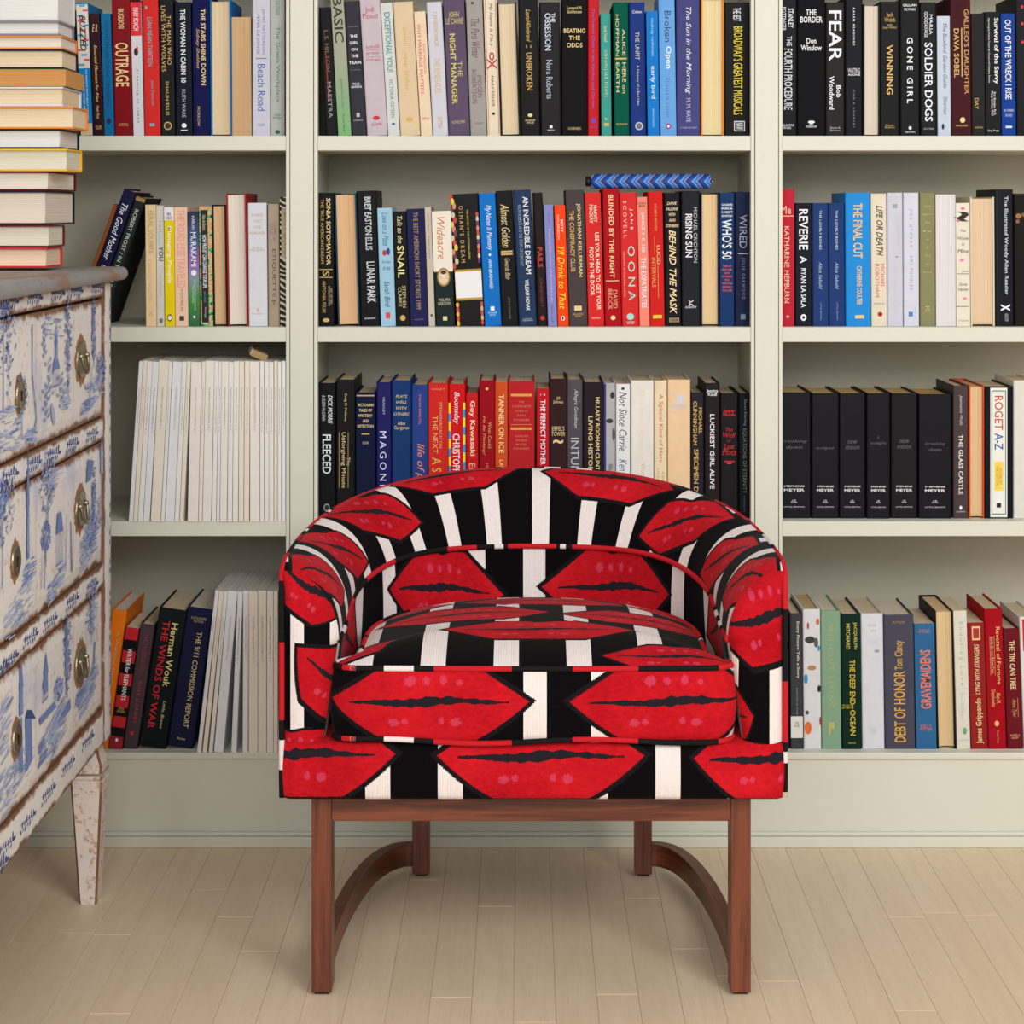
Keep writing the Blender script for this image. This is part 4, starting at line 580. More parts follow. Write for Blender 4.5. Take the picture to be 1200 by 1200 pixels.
row(3, MB_, [
 (372.6, 393, 449, 0, 'h', (24, 24, 28), 'black # lettered FLEECED, at the end by the upright', [Vt('DICK MORRIS', .7, .09, .3, .26, WHT, 'bi'), Vt('& EILEEN McGANN', .32, .09, .28, .2, (180, 182, 190), 'bi'), Vt('FLEECED', .5, .38, .67, .5, (226, 230, 235), 'b'), E(.5, .92, .35, .06, (150, 152, 160)), E(.5, .92, .25, .04, BLK)]),
 (393.6, 416, 445, 0, 'h', (30, 29, 33), 'taller black # with gilt-ruled minute title', [Vt('Craig M. Mullaney', .5, .1, .3, .16, PALEGOLD), Vt('The', .66, .56, .62, .16, PALEGOLD), Vt('Unforgiving Minute', .38, .38, .78, .26, PALEGOLD), Q(.64, .58, .02, .4, GOLD), Q(.16, .58, .02, .4, GOLD), E(.5, .92, .2, .04, PALEGOLD)]),
 (416.5, 440, 460, 0, 'h', (30, 40, 76), 'short navy # with gold stacked tales of mystery title', [Q(.5, .025, .9, .01, GOLD)]+[Ht(s, .1+i*.042, .024, wf, PALEGOLD, 'b') for i, (s, wf) in enumerate([('VICTORIAN', .8), ('TALES OF', .65), ('MYSTERY', .7), ('AND', .3), ('DETECTION', .8)])]+[Q(.5, .33, .4, .01, GOLD), Ht('COX', .4, .02, .3, PALEGOLD)], {'cloth': True}),
 (441, 458.4, 448, 0, 'h', (42, 40, 112), 'indigo # lettered MAGONIA in spaced white', [Vt('HEADLEY', .5, .11, .24, .14, (180, 180, 220)), Vt('MAGONIA', .45, .36, .84, .44, (220, 222, 240), 'w')]),
 (459, 481.8, 446, 0, 'h', (40, 76, 128), 'steel blue # with gold stacked title about playing well', [Ht(s, .115+i*.043, .022, wf, PALEGOLD, 'i') for i, (s, wf) in enumerate([('PLAYS', .6), ('WELL', .55), ('WITH', .55), ('OTHERS', .8)])]+[Ht('Allan\nGurganus', .33, .065, .75, PALEGOLD)], {'cloth': True}),
 (482.3, 501.5, 451, 0, 'h', (52, 80, 150), 'blue # lettered life of pi in orange', [Vt('YANN MARTEL', .5, .07, .3, .13, (220, 120, 80)), Vt('life of pi', .5, .44, .73, .56, (235, 140, 80), 'i')]),
 (502, 525.5, 449, -.5, 'h', (216, 60, 52), 'tomato red # lettered THE NEXT ASIA', [Ht('WILEY', .045, .014, .7, (226, 150, 120)), Vt('STEPHEN ROACH ON', .62, .14, .48, .16, (226, 160, 120)), Vt('THE NEXT', .35, .24, .52, .24, (226, 176, 110)), Vt('ASIA', .42, .55, .77, .46, (214, 180, 90), 'w')], {'cloth': True}),
 (526, 545.8, 450, -.5, 'h', (214, 24, 32), 'red # edged in yellow and blue stripes', [Q(.06, .56, .12, .84, (245, 215, 20)), Q(.93, .56, .14, .84, (245, 215, 20))]+[Q(.06, .25+i*.13, .12, .06, (30, 150, 210)) for i in range(6)]+[Q(.93, .22+i*.13, .14, .06, (30, 150, 210)) for i in range(6)]+[Vt('Boomsday', .45, .06, .3, .4, (240, 240, 245), 'i'), Vt('CHRISTOPHER BUCKLEY', .45, .37, .99, .42, WHT, 'b')]),
 (546.3, 561, 461, -.5, 'h', (206, 36, 40), 'short red # with cream rounded title beside the striped one', [Vt('Guy Kawasaki', .5, .06, .5, .5, (236, 214, 180), 'b'), Vt('Enchantment', .5, .56, .98, .5, (226, 170, 140))]),
 (561.5, 579.7, 446, 0, 'h', (170, 24, 44), 'dark crimson # with small gold leaf mark', [E(.5, .06, .2, .02, (214, 196, 60)), Vt('What Could', .68, .3, .49, .2, GOLD), Vt('He Be Thinking?', .3, .26, .54, .2, GOLD, 'i'), Vt('MICHAEL GURIAN', .5, .6, .9, .18, (200, 130, 90))], {'cloth': True}),
 (580.1, 594.8, 448, 0, 'p', (214, 96, 44), 'orange # lettered TANNER ON ICE', [Vt('TANNER ON ICE', .5, .09, .52, .42, (238, 210, 150), 'b'), Vt('LAWRENCE BLOCK', .5, .57, .95, .32, (230, 200, 130), 'b')]),
 (595.3, 626.4, 447, 0, 'h', (196, 52, 58), 'wide rose-red cloth # with two gilt bands', [Q(.5, .1, .8, .018, (214, 160, 60)), Q(.5, .345, .8, .018, (214, 160, 60)), Q(.5, .315, .8, .004, (214, 130, 60))]+[Ht(s, .15+i*.033, .015, wf, (206, 124, 96)) for i, (s, wf) in enumerate([('THE', .2), ('COMPLETE', .7), ('WORKS OF', .5), ('SAKI', .3), ('STORIES', .6)])]+[Ht(s, .4+i*.03, .015, wf, (206, 124, 96)) for i, (s, wf) in enumerate([('WITH AN', .5), ('INTRO', .4), ('BY NOEL', .4), ('COWARD', .6)])], {'cloth': True}),
 (628.8, 643.6, 455, 0, 'p', (196, 30, 42), 'scarlet # lettered THE PERFECT MOTHER', [Ht('1 2', .05, .012, .4, WHT), Vt('THE PERFECT MOTHER', .5, .09, .59, .4, WHT, 'b'), Ht('A NOVEL', .63, .012, .8, WHT), Vt('AIMEE', .5, .68, .85, .4, WHT, 'b')], {'page': (206, 190, 160)}),
 (644, 664, 444, 0, 'h', (70, 46, 50), 'dark brown # with an ornament below its tower title', [Ht('Jill\nJonnes', .155, .055, .6, PALEGOLD), Ht("EIFFEL'S\nTOWER", .375, .07, .8, PALEGOLD), Ht('~', .45, .03, .6, PALEGOLD, 'b')], {'cloth': True}),
 (664.4, 682.8, 445, 0, 'h', (98, 92, 98), 'mid grey # lettered INTUITION in tall silver', [Vt('Allegra Goodman', .55, .07, .35, .3, (196, 196, 204), 'i'), Vt('INTUITION', .5, .42, .85, .52, (190, 190, 200))]),
 (683.3, 707, 448, 0, 'h', (58, 46, 54), 'plum brown # lettered LIVING HISTORY in gold', [Vt('HILLARY RODHAM CLINTON', .72, .11, .72, .2, PALEGOLD, 'b'), Vt('LIVING HISTORY', .36, .25, .69, .22, PALEGOLD, 'b')], {'cloth': True}),
 (707.5, 721, 449, 0, 'h', (186, 186, 192), '# with a snowy black and white photograph and navy edge', [Q(.1, .5, .18, .99, (40, 44, 110)), E(.75, .09, .4, .05, (40, 40, 44)), E(.5, .28, .6, .035, (50, 50, 56)), E(.85, .38, .25, .1, (70, 70, 76)), E(.6, .62, .4, .05, (130, 130, 140)), Vt('Snow', .6, .64, .8, .3, (90, 90, 100), 'i')]),
 (721.4, 738.5, 450, 0, 'h', (232, 232, 232), 'white # with a spiky handwritten title and blue initials', [Q(.5, .035, .2, .018, BLK), Vt('Not Since Carrie', .5, .06, .5, .56, (70, 50, 70), 'i'), Vt('Ken Mandelbaum', .5, .56, .95, .56, (40, 90, 150), 'i')]),
 (739, 766, 446, 0, 'h', (236, 232, 226), 'wide white # with very faint cream lettering', [Vt('All the Best of a Woman\'s First', .5, .06, .6, .26, (228, 214, 182), 'i'), Vt("Woman's First Novel", .55, .6, .98, .22, (206, 180, 140))], {'cloth': True}),
 (766.4, 781.6, 446, 0, 'h', (234, 220, 190), 'cream # lettered in red about a special hero', [Vt('A Special Kind of Hero', .5, .1, .6, .4, (206, 60, 56)), Vt('Chris Burke', .7, .66, .9, .2, (206, 110, 90)), Vt('and Jo Beth McDaniel', .3, .63, .95, .16, (206, 110, 90))]),
 (782.2, 809, 445, 0, 'h', (240, 212, 176), 'pale peach # with a silvery domed emblem', [E(.55, .135, .35, .06, (206, 206, 216)), Q(.55, .17, .5, .012, (206, 206, 216)), Ht('IDAHO', .195, .03, .75, (190, 198, 220), 'b'), Ht('GEM STATE', .235, .014, .75, (196, 200, 216))], {'cloth': True}),
 (809.5, 825, 460, 0, 'h', (48, 44, 58), 'violet-black # with gold two-line lettering', [Vt('MICHAEL', .72, .12, .33, .26, GOLD, 'b'), Vt('CUNNINGHAM', .32, .07, .42, .3, GOLD, 'b'), Vt('SPECIMEN DAYS', .4, .45, .9, .34, GOLD, 'b')]),
 (825.5, 843.5, 449, 0, 'h', (46, 36, 38), 'brown-black # lettered LUCKIEST GIRL ALIVE', [Ht('Jessica\nKnoll', .07, .05, .75, WHT, 'b'), Vt('LUCKIEST GIRL ALIVE', .5, .23, .78, .3, (230, 230, 232), 'b')]),
 (844, 865, 461, 0, 'h', (34, 33, 36), 'black # with red gothic lettering', [Ht('Jasper\nFforde', .155, .06, .7, RED, 'b')]+[Ht(s, .29+i*.045, hh, wf, (190, 26, 36), 'i') for i, (s, wf, hh) in enumerate([('The', .4, .03), ('Well', .7, .04), ('of', .2, .02), ('Lost', .6, .04), ('Plots', .8, .05)])]+[Q(.5, .545, .6, .01, RED), E(.5, .56, .3, .015, RED)]),
 (865.5, 879, 461, 0, 'h', (20, 20, 34), 'slim blue-black # lettered EQUATIONS OF ETERNITY', [Vt('David Darling', .55, .05, .26, .26, (140, 150, 170)), Vt('EQUATIONS OF ETERNITY', .5, .28, .8, .38, (120, 130, 120)), Vt('HYPERION', .5, .82, .95, .16, (90, 96, 100))]),
])
def vamp(title, tt, **kw):
    d = [Ht(s, tt+i*.045, .026, wf, (92, 88, 98), 'i') for i, (s, wf) in enumerate(title)]
    return d+[Ht('STEPHENIE', .745, .014, .62, WHT, 'b'), Ht('MEYER', .775, .021, .62, WHT, 'b'), Ht('LB\nKids', .865, .024, .18, WHT), Ht('LITTLE, BROWN', .91, .011, .62, (190, 190, 196), 'b')]
row(3, RB, [
 (911, 950, 460, 0, 'h', (33, 32, 40), 'black saga # cut by the upright, faint breaking dawn title', vamp([('breaking', .8), ('dawn', .5)], .39), {'page': (206, 176, 120)}),
 (951, 983, 461, 0, 'h', (33, 32, 40), 'black saga # with faint eclipse title', vamp([('eclipse', .65)], .44), {'page': (206, 176, 120)}),
 (983.6, 1014, 461, 0, 'h', (33, 32, 40), 'black saga # with faint new moon title beside eclipse', vamp([('new', .4), ('moon', .55)], .39), {'page': (206, 176, 120)}),
 (1015.5, 1043, 461, 0, 'h', (33, 32, 40), 'black saga # with faint twilight title', vamp([('t', .06), ('twilight', .7)], .355), {'page': (206, 176, 120)}),
 (1044, 1075, 461, 0, 'h', (38, 36, 40), 'black saga # with faint new moon title beside twilight', vamp([('new', .4), ('moon', .55)], .385), {'page': (206, 176, 120)}),
 (1076.5, 1115, 462, 0, 'h', (33, 32, 40), 'widest black saga # with breaking dawn title, beside grey one', vamp([('breaking', .62), ('dawn', .38)], .4), {'page': (206, 176, 120)}),
 (1117, 1134.7, 452, 0, 'h', (88, 76, 78), 'taupe # lettered THE GLASS CASTLE', [Vt('Jeannette Walls', .5, .07, .3, .26, (190, 184, 186), 'i'), Vt('THE GLASS CASTLE', .5, .37, .82, .28, (226, 222, 222), 'b'), E(.5, .92, .18, .03, WHT), Ht('SCRIBNER', .95, .01, .6, (200, 196, 196))]),
 (1135.2, 1153.2, 452, 0, 'r', (214, 92, 50), 'orange-covered # turned round, tan pages beside grey cover', [], {'page': (226, 192, 146)}),
 (1153.7, 1187, 453, 0, 'h', (22, 22, 32), 'black # with white panel reading A-Z in colours', [Q(.5, .5, .6, .98, (228, 228, 222)), Q(.5, .5, .52, .94, (60, 110, 80)), Q(.5, .5, .46, .925, (228, 228, 222)), Vt('ROGET', .5, .07, .33, .3, (196, 84, 50), 'b'), Vt('A-Z', .5, .355, .48, .3, (40, 90, 160), 'b'), Q(.5, .68, .32, .22, (236, 206, 80)), Vt('EDITED BY\nTHE EDITORS', .5, .6, .76, .2, (160, 130, 60)), Q(.5, .9, .16, .035, (30, 30, 34))]),
 (1187.5, 1216, 446, 0, 'h', (224, 222, 214), 'white # cut off at the frame edge', [Q(.55, .84, .2, .1, (120, 120, 124))]),
])
# ---- row 4
LB, MB_, RB = 'on bottom shelf, left bay', 'on bottom shelf, middle bay', 'on bottom shelf, right bay'
row(4, LB, [
 (109, 126.6, 716, 22, 'h', (238, 138, 40), 'orange and teal # tilting behind the dresser leg', [Vt('A Walking Shadow', .6, .15, .6, .28, (190, 170, 140))], {'page': WHITEP, 'd': .17}),
 (127.4, 143, 737, 20, 'p', (30, 26, 30), '# with broad red and black stripes', [Q(.5, .05, .99, .1, (190, 26, 40)), Q(.5, .24, .99, .1, (190, 26, 40)), Q(.5, .43, .99, .1, (190, 26, 40)), Q(.5, .61, .99, .1, (190, 26, 40)), Q(.5, .78, .99, .09, (190, 26, 40)), Q(.5, .95, .99, .1, (150, 24, 40)), Vt('WATER for ELEPHANTS', .55, .17, .6, .34, WHT, 'b'), Ht('SARA\nGRUEN', .68, .045, .6, GOLD), E(.5, .93, .2, .03, WHT)]),
 (143.6, 160.6, 733, 20.5, 'h', (94, 76, 84), 'mauve-brown # with dull red lettering', [Vt('THE TALISMAN RING', .55, .08, .4, .3, (140, 50, 60)), Vt('RUSS GARNER', .55, .46, .8, .22, (190, 40, 50), 'w'), E(.5, .88, .25, .03, (210, 30, 40))], {'cloth': True}),
 (161.6, 194, 716, 24.5, 'h', (33, 42, 44), 'thick blackish green # lettered THE WINDS OF WAR in red', [Vt('Herman Wouk', .66, .1, .56, .24, (226, 206, 140), 'b'), Vt('THE WINDS OF WAR', .34, .09, .87, .26, (200, 24, 40), 'b'), Vt('Little, Brown', .7, .66, .86, .12, PALEGOLD, 'i')], {'cloth': True, 'd': .17}),
 (195, 226, 715, 24, 'h', (34, 38, 76), 'thick navy # lettered THE 9/11 COMMISSION REPORT', [Ht('AUTHORIZED\nEDITION', .085, .04, .6, (180, 150, 110)), Vt('THE 9/11 COMMISSION REPORT', .6, .17, .86, .2, PALEGOLD), Ht('Norton', .94, .018, .3, PALEGOLD)], {'page': WHITEP, 'd': .17}),
])
row(4, RB, [
 (911.5, 926, 716, -2, 'h', (40, 40, 46), 'dark grey # mostly hidden behind the armchair', []),
 (926.8, 941.5, 719, -1.2, 'h', (78, 80, 86), 'library # in grey with a white call-number label', [Vt('Every Picture Tells a Story', .62, .06, .48, .26, (226, 220, 190), 'b'), Vt('Sandra Dallas and friends', .55, .55, .75, .14, (150, 150, 156)), Q(.5, .84, .96, .16, (226, 226, 222)), Ht('745\nROB', .82, .04, .4, (50, 50, 50)), Q(.5, .69, .99, .005, (30, 30, 34))]),
 (942, 962.8, 714, -3, 'h', (228, 228, 232), 'white # scattered with birds, leaves and beetles', [E(.4, .22, .6, .05, (60, 60, 66)), E(.75, .24, .25, .07, (90, 90, 96)), E(.3, .12, .12, .05, (200, 40, 50)), E(.85, .09, .2, .05, (190, 120, 80)), E(.5, .42, .5, .035, (190, 130, 80)), E(.9, .28, .15, .04, (30, 150, 200)), E(.15, .5, .22, .07, (30, 150, 200)), E(.9, .57, .2, .05, (40, 24, 30)), E(.2, .74, .2, .03, (80, 70, 66)), E(.25, .85, .4, .09, (226, 110, 50)), E(.95, .8, .1, .06, (190, 20, 60))], {'page': (206, 180, 130)}),
 (963.2, 986.5, 716, -3.5, 'h', (150, 182, 156), 'sage green # with dim gold lettering', [Vt('WITHOUT LIVING', .5, .1, .7, .26, (176, 176, 116), 'w'), Q(.5, .83, .28, .05, (184, 180, 110)), Q(.4, .87, .1, .06, (184, 180, 110))], {'cloth': True, 'page': WHITEP}),
 (987, 1010, 720, -4, 'h', (12, 56, 44), 'bottle green # lettered DEEP END OF THE OCEAN in gold', [Vt('JACQUELYN', .72, .06, .26, .2, (206, 190, 90), 'b'), Vt('MITCHARD', .36, .07, .26, .2, (206, 190, 90), 'b'), Vt('THE DEEP END', .56, .34, .67, .28, (210, 186, 60), 'b'), Vt('OF THE', .3, .67, .7, .6, (210, 186, 60)), Vt('OCEAN', .56, .71, .9, .28, (210, 186, 60), 'b'), Ht('VIKING', .955, .014, .4, GOLD)]),
 (1010.6, 1037, 719, -4, 'h', (222, 224, 230), 'silver-white # with iridescent small marks', [Q(.5, .09, .4, .018, (196, 200, 212)), Q(.55, .13, .25, .012, (190, 194, 206)), Q(.55, .21, .45, .03, (196, 210, 226)), Q(.7, .28, .2, .02, (150, 160, 170)), Q(.5, .87, .25, .04, (200, 204, 214))]),
 (1037.6, 1073, 721, -4, 'h', (92, 92, 108), 'wide grey-blue linen # lettered DEBT OF HONOR upwards', [Ht('PUTNAM', .055, .018, .4, (170, 130, 84)), Ut('DEBT OF HONOR', .5, .42, .95, .38, (214, 160, 66), 'b'), Ut('Tom Clancy', .52, .19, .41, .34, (206, 156, 70), 'b')], {'cloth': True, 'page': (226, 216, 196)}),
 (1074, 1098, 731, -5, 'p', (62, 118, 162), 'steel blue # lettered GRAVEMAIDENS upwards in coral', [Ht('KELLY\nCOON', .06, .03, .6, (196, 120, 100)), Ut('GRAVEMAIDENS', .52, .21, .68, .52, (236, 120, 76), 'b'), Ht('KELLY\nFITTER', .83, .05, .6, (214, 110, 80))]),
 (1098.6, 1120.3, 716, -8, 'r', (24, 20, 22), 'black-covered # turned round, standing taller with pale tan pages', [], {'page': (226, 196, 150)}),
 (1121.8, 1137.5, 716, -6.9, 'p', (224, 220, 208), 'ivory # lettered Enduring Love in pale green', [Vt('Enduring Love', .5, .08, .54, .36, (150, 182, 150), 'w'), Q(.5, .565, .9, .005, (180, 190, 176)), Vt('Ian McEwan', .5, .59, .78, .3, (180, 196, 176), 'i'), E(.6, .87, .34, .05, (100, 160, 110)), Q(.5, .935, .8, .012, (190, 200, 184))]),
 (1138.2, 1158, 730, -6.7, 'p', (158, 46, 44), 'brick red # whose gilt title runs upwards', [Q(.5, .085, .5, .11, (226, 190, 130)), Q(.5, .085, .36, .08, (158, 46, 44)), Ut('LYING WITH STRANGERS', .5, .17, .57, .3, (226, 196, 150), 'bi'), Ut('James Grippando', .55, .6, .96, .46, (230, 196, 140), 'b')]),
 (1158.5, 1180, 714, -10, 'h', (176, 20, 40), 'crimson # lettered Reversal of Fortune', [Vt('Reversal of Fortune', .72, .13, .54, .22, (226, 190, 120)), Vt('Inside the von Bulow Case', .38, .2, .46, .16, (226, 190, 150)), Q(.5, .335, .02, .28, GOLD), Q(.26, .335, .02, .28, GOLD), Vt('Alan M.\nDershowitz', .5, .58, .7, .5, (226, 180, 120)), E(.5, .82, .25, .04, (226, 170, 110)), Vt('Random House', .55, .87, .96, .14, (206, 130, 90))], {'cloth': True}),
 (1180.6, 1199.5, 737, -8.5, 'h', (122, 34, 46), 'maroon # lettered THE TIN CAN TREE', [Vt('THE TIN CAN TREE', .5, .1, .51, .34, (226, 206, 150), 'b'), Vt('Anne Tyler', .5, .59, .74, .34, (206, 150, 100), 'i'), Q(.75, .66, .02, .16, GOLD), Ht('ALFRED A\nKNOPF', .9, .04, .6, (214, 170, 120))], {'cloth': True}),
 (1200.2, 1222, 723, -7, 'h', (226, 222, 220), 'white # with red and yellow blocks at the frame edge', [Q(.55, .14, .8, .24, (200, 40, 30)), Q(.6, .35, .7, .16, (236, 190, 90))]),
])

# ---- patterned umbrella lying on the second-shelf books, tan card on the journals
t = NT('chevron_sleeve', .6, .3); x, y, z = t.sep(t.coord('Object'))
zz = (x*46+(z.abs()*46)*-1+50).fract(); nn = t.noise(t.coord('Object'), 160, 3)
c1 = t.ramp((zz+nn*.25-.12), [(0, lin((20, 70, 150))), (.3, lin((90, 150, 225))), (.48, lin((30, 96, 190))), (.62, lin((130, 130, 170))), (.8, lin((16, 50, 120)))], 'CONSTANT')
t.color(c1); t.bump(nn, .3, .0005); M_SLEEVE = t.m
um = empty('folding_umbrella', (PX(763, 3.64), .045, PZ(221.5, 3.64)+.0135), 'folded umbrella in a blue chevron sleeve lying across the red books', 'umbrella')
lathe('sleeve', [(.006, -.109), (.0115, -.108), (.0135, -.104), (.0132, -.03), (.0138, .04), (.0134, .1), (.012, .106), (.006, .109)], M_SLEEVE, um, 20, axis='x')
lathe('handle', [(.006, -.118), (.0085, -.1175), (.009, -.112), (.0085, -.1085)], plain('black_plastic', (16, 16, 18), .4), um, 16, axis='x')
lathe('tip', [(.002, .1088), (.003, .110), (.0015, .1135)], plain('steel_tip', (170, 165, 150), .35, .5, .8), um, 12, axis='x')

cb = empty('small_carton', (PX(303, 3.63), .03, PZ(423, 3.63)+.0035), 'small tan cardboard piece tilted on top of the white journals', 'carton')
cb.rotation_euler = (.05, .42, .2)
boxes('carton_body', [(-.0155, .0135, 0, .06, 0, .0125)], plain('tan_card', (168, 140, 104), .9), cb, .0006)
boxes('carton_flap', [(-.0175, -.0157, .001, .059, .001, .0135)], plain('pale_card', (206, 188, 156), .9), cb, .0003)

# ---------------------------------------------------------------- painted dresser
FX = -.68                                  # plane of the drawer fronts
def KD(px): return FX*F/(px-VX)            # distance at which the front plane meets a pixel column
def KZ(px, py): return CAMH-(py-VY)*KD(px)/F
def old_paint(name, base=(234, 230, 226), wash=(176, 190, 222), edge=.03, washes=.6, wear=0.0):
    t = NT(name, .6, .3); co = t.coord('Object'); x, y, z = t.sep(co); uv = t.coord('UV'); u, v, _ = t.sep(uv)
    n1 = t.noise(co, 26, 5, .7); n2 = t.noise(co, 90, 4, .7); n3 = t.noise(t.mapping(co, (1, .5, .5)), 12, 3, .6); n4 = t.noise(t.mapping(co, (6, 6, 70)), 1, 3)
    c = t.mix(n4*.5, lin(base), tuple(a*.86 for a in lin(base)[:3])+(1,))
    c = t.mix(t.smooth(n3, .54, .72)*washes, c, lin(wash))
    d = u.min(v)                           # metres to the nearest edge (stored as uv)
    e = t.smooth(d+(n1-.5)*edge*1.5, edge*.5, edge*-.05+.001)
    c = t.mix(t.smooth(n2*.6+n1*.4, .565-wear, .66-wear)*(.6+wear*6), c, lin((190, 150, 112)))
    c = t.mix(t.math('MINIMUM', e*1.15, 1.0), c, t.mix(n2, lin((92, 58, 40)), lin((156, 112, 80))))
    t.color(c); t.bump(n2*.5+n1*.5-e*.6, .5, .0015); return t.m
def grey_top():
    t = NT('worn_grey_paint', .5, .4); co = t.coord('Object'); n1 = t.noise(co, 30, 5, .7); n2 = t.noise(t.mapping(co, (1, .3, 1)), 14, 4, .65)
    c = t.mix(n1, lin((120, 118, 116)), lin((158, 158, 158)))
    c = t.mix(t.smooth(n2, .5, .62), c, lin((142, 108, 84))); t.color(c); t.bump(n1, .5, .0012); return t.m
M_DR = old_paint('distressed_white', edge=.016)
M_DRAWER = old_paint('distressed_drawer', edge=.024, wear=.02)
M_DTOP = grey_top()
M_DARK = plain('dark_gap', (40, 28, 22), .9)
M_BLUE = plain('blue_paint', (112, 134, 188), .7); M_LBLUE = plain('pale_blue_paint', (166, 180, 216), .7); M_DBLUE = plain('dark_blue_paint', (66, 80, 136), .7)
M_BROWNL = plain('joint_line', (196, 166, 128), .8); M_STAIN = plain('brown_wear', (158, 112, 76), .8)

def face_box(name, x, y0, y1, z0, z1, th, mat, parent, bevel=.0015):
    """panel whose front is at plane x facing +x; uv holds the distance to the vertical and horizontal edges"""
    bm = bmesh.new(); uvl = bm.loops.layers.uv.new('UVMap')
    ny = max(2, int((y1-y0)/.02)); nz = max(2, int((z1-z0)/.02))
    P = [[bm.verts.new((x-(bevel if i in (0, ny) or j in (0, nz) else 0), y0+(y1-y0)*i/ny, z0+(z1-z0)*j/nz)) for j in range(nz+1)] for i in range(ny+1)]
    for i in range(ny):
        for j in range(nz): bm.faces.new((P[i][j], P[i+1][j], P[i+1][j+1], P[i][j+1]))
    ring = [P[i][0] for i in range(ny+1)]+[P[ny][j] for j in range(1, nz+1)]+[P[i][nz] for i in range(ny-1, -1, -1)]+[P[0][j] for j in range(nz-1, 0, -1)]
    back = [bm.verts.new((x-th, v.co.y, v.co.z)) for v in ring]; n = len(ring)
    for i in range(n): bm.faces.new((ring[i], back[i], back[(i+1) % n], ring[(i+1) % n]))
    bm.faces.new(back)
    for f in bm.faces:
        for l in f.loops:
            c = l.vert.co; l[uvl].uv = (min(c.y-y0, y1-c.y), min(c.z-z0, z1-c.z))
    bmesh.ops.recalc_face_normals(bm, faces=bm.faces)
    me = bpy.data.meshes.new(name); bm.to_mesh(me); bm.free()
    return new_obj(name, me, parent, mat)

YE = 3.35-CAMD; YN = 2.16-CAMD                # far and near ends of the dresser
XB = -1.20
dr = empty('dresser', (0, 0, 0), 'distressed white dresser hand-painted with blue landscapes and sprigs, grey worn top', 'dresser')
# carcass
boxes('carcass', [(XB, FX-.018, YN+.012, YE-.0002, .30, 1.014)], M_DR, dr, .002)
ys = KD(122.5)-CAMD
TOPZ = KZ(138, 312)+.001
rails = [(KZ(122, 347), 1.0145), (KZ(122, 514), KZ(122, 489)), (KZ(122, 686), KZ(122, 660)), (KZ(118, 876), KZ(120, 833))]
drawers = [(rails[1][1], rails[0][0]), (rails[2][1], rails[1][0]), (rails[3][1], rails[2][0])]
YS2 = YN+.05
rail_o = []
for z0, z1 in rails: rail_o.append(face_box('rail', FX, YS2, ys, z0, z1, .018, M_DR, dr))
st1 = face_box('stile', FX+.0006, ys+.0004, YE, KZ(118, 876)-.004, 1.0145, .02, M_DR, dr)
st2 = face_box('stile', FX+.0006, YN, YS2-.0004, KZ(118, 876)-.004, 1.0145, .02, M_DR, dr)
# far end panel facing the bookcase is part of the carcass; mouldings around the drawers
drawer_o = []
for k, (z0, z1) in enumerate(drawers):
    d = face_box('drawer', FX-.0015, YS2+.004, ys-.0035, z0+.0035, z1-.005, .02, M_DRAWER, dr, .003); drawer_o.append(d)
boxes('drawer_gap', [(FX-.0175, FX-.012, YS2-.002, ys+.002, rails[3][1]-.001, rails[0][0]+.001)], M_DARK, dr)
# top slab with a rounded front edge
prof = []
for i in range(9):
    a = -math.pi/2+math.pi*i/8; prof.append((FX+.014+.0105*math.cos(a), TOPZ-.0115+.0110*math.sin(a)))
prof += [(XB-.01, TOPZ-.0005), (XB-.01, TOPZ-.0225)]
y0, y1 = YN-.015, YE+.018; n = len(prof)
V = [(x, y0, z) for x, z in prof]+[(x, y1-.004, z) for x, z in prof]+[(x-(.004 if i < 9 else 0), y1, z) for i, (x, z) in enumerate(prof)]
Fc = [(j*n+i, j*n+(i+1) % n, (j+1)*n+(i+1) % n, (j+1)*n+i)[::-1] for j in range(2) for i in range(n)]+[tuple(range(n)), tuple(range(3*n-1, 2*n-1, -1))]
mesh('dresser_top', V, Fc, M_DTOP, dr)
# legs: square, tapering, with a collar
def leg(cx, cy, half_x=.026, half_y=.03):
    secs = [(0, .55, .55), (.006, .58, .58), (.2005, 1, 1), (.2035, .93, .93), (.207, 1.02, 1.02), (.2125, 1.02, 1.02), (.2155, .94, .94), (.228, .97, .97), (.245, .70, .70), (.262, .62, .62), (.266, .95, .95), (.30, 1, 1)]
    bm = bmesh.new(); rings = []
    for z, a, b in secs:
        rings.append([bm.verts.new((cx+sx*half_x*a, cy+sy*half_y*b, z)) for sx, sy in ((-1, -1), (1, -1), (1, 1), (-1, 1))])
    for a, b in zip(rings, rings[1:]):
        for i in range(4): bm.faces.new((a[i], a[(i+1) % 4], b[(i+1) % 4], b[i]))
    bm.faces.new(rings[0][::-1]); bm.faces.new(rings[-1])
    ed = [e for e in bm.edges if abs(e.verts[0].co.z-e.verts[1].co.z) > .004]
    bmesh.ops.bevel(bm, geom=ed, offset=.0035, segments=1, affect='EDGES')
    uvl = bm.loops.layers.uv.new('UVMap')
    bm.normal_update()
    for f in bm.faces:
        for l in f.loops: l[uvl].uv = ((.0 if min(abs(f.normal.x), abs(f.normal.y)) > .3 else .011), .02)
    me = bpy.data.meshes.new('leg'); bm.to_mesh(me); bm.free(); return new_obj('leg', me, dr, M_LEG)
M_LEG = old_paint('distressed_leg', base=(226, 216, 208), edge=.016, washes=0, wear=.055)
for cx in (FX-.0285, XB+.03):
    for cy in (YE-.034, YN+.034): leg(cx, cy)

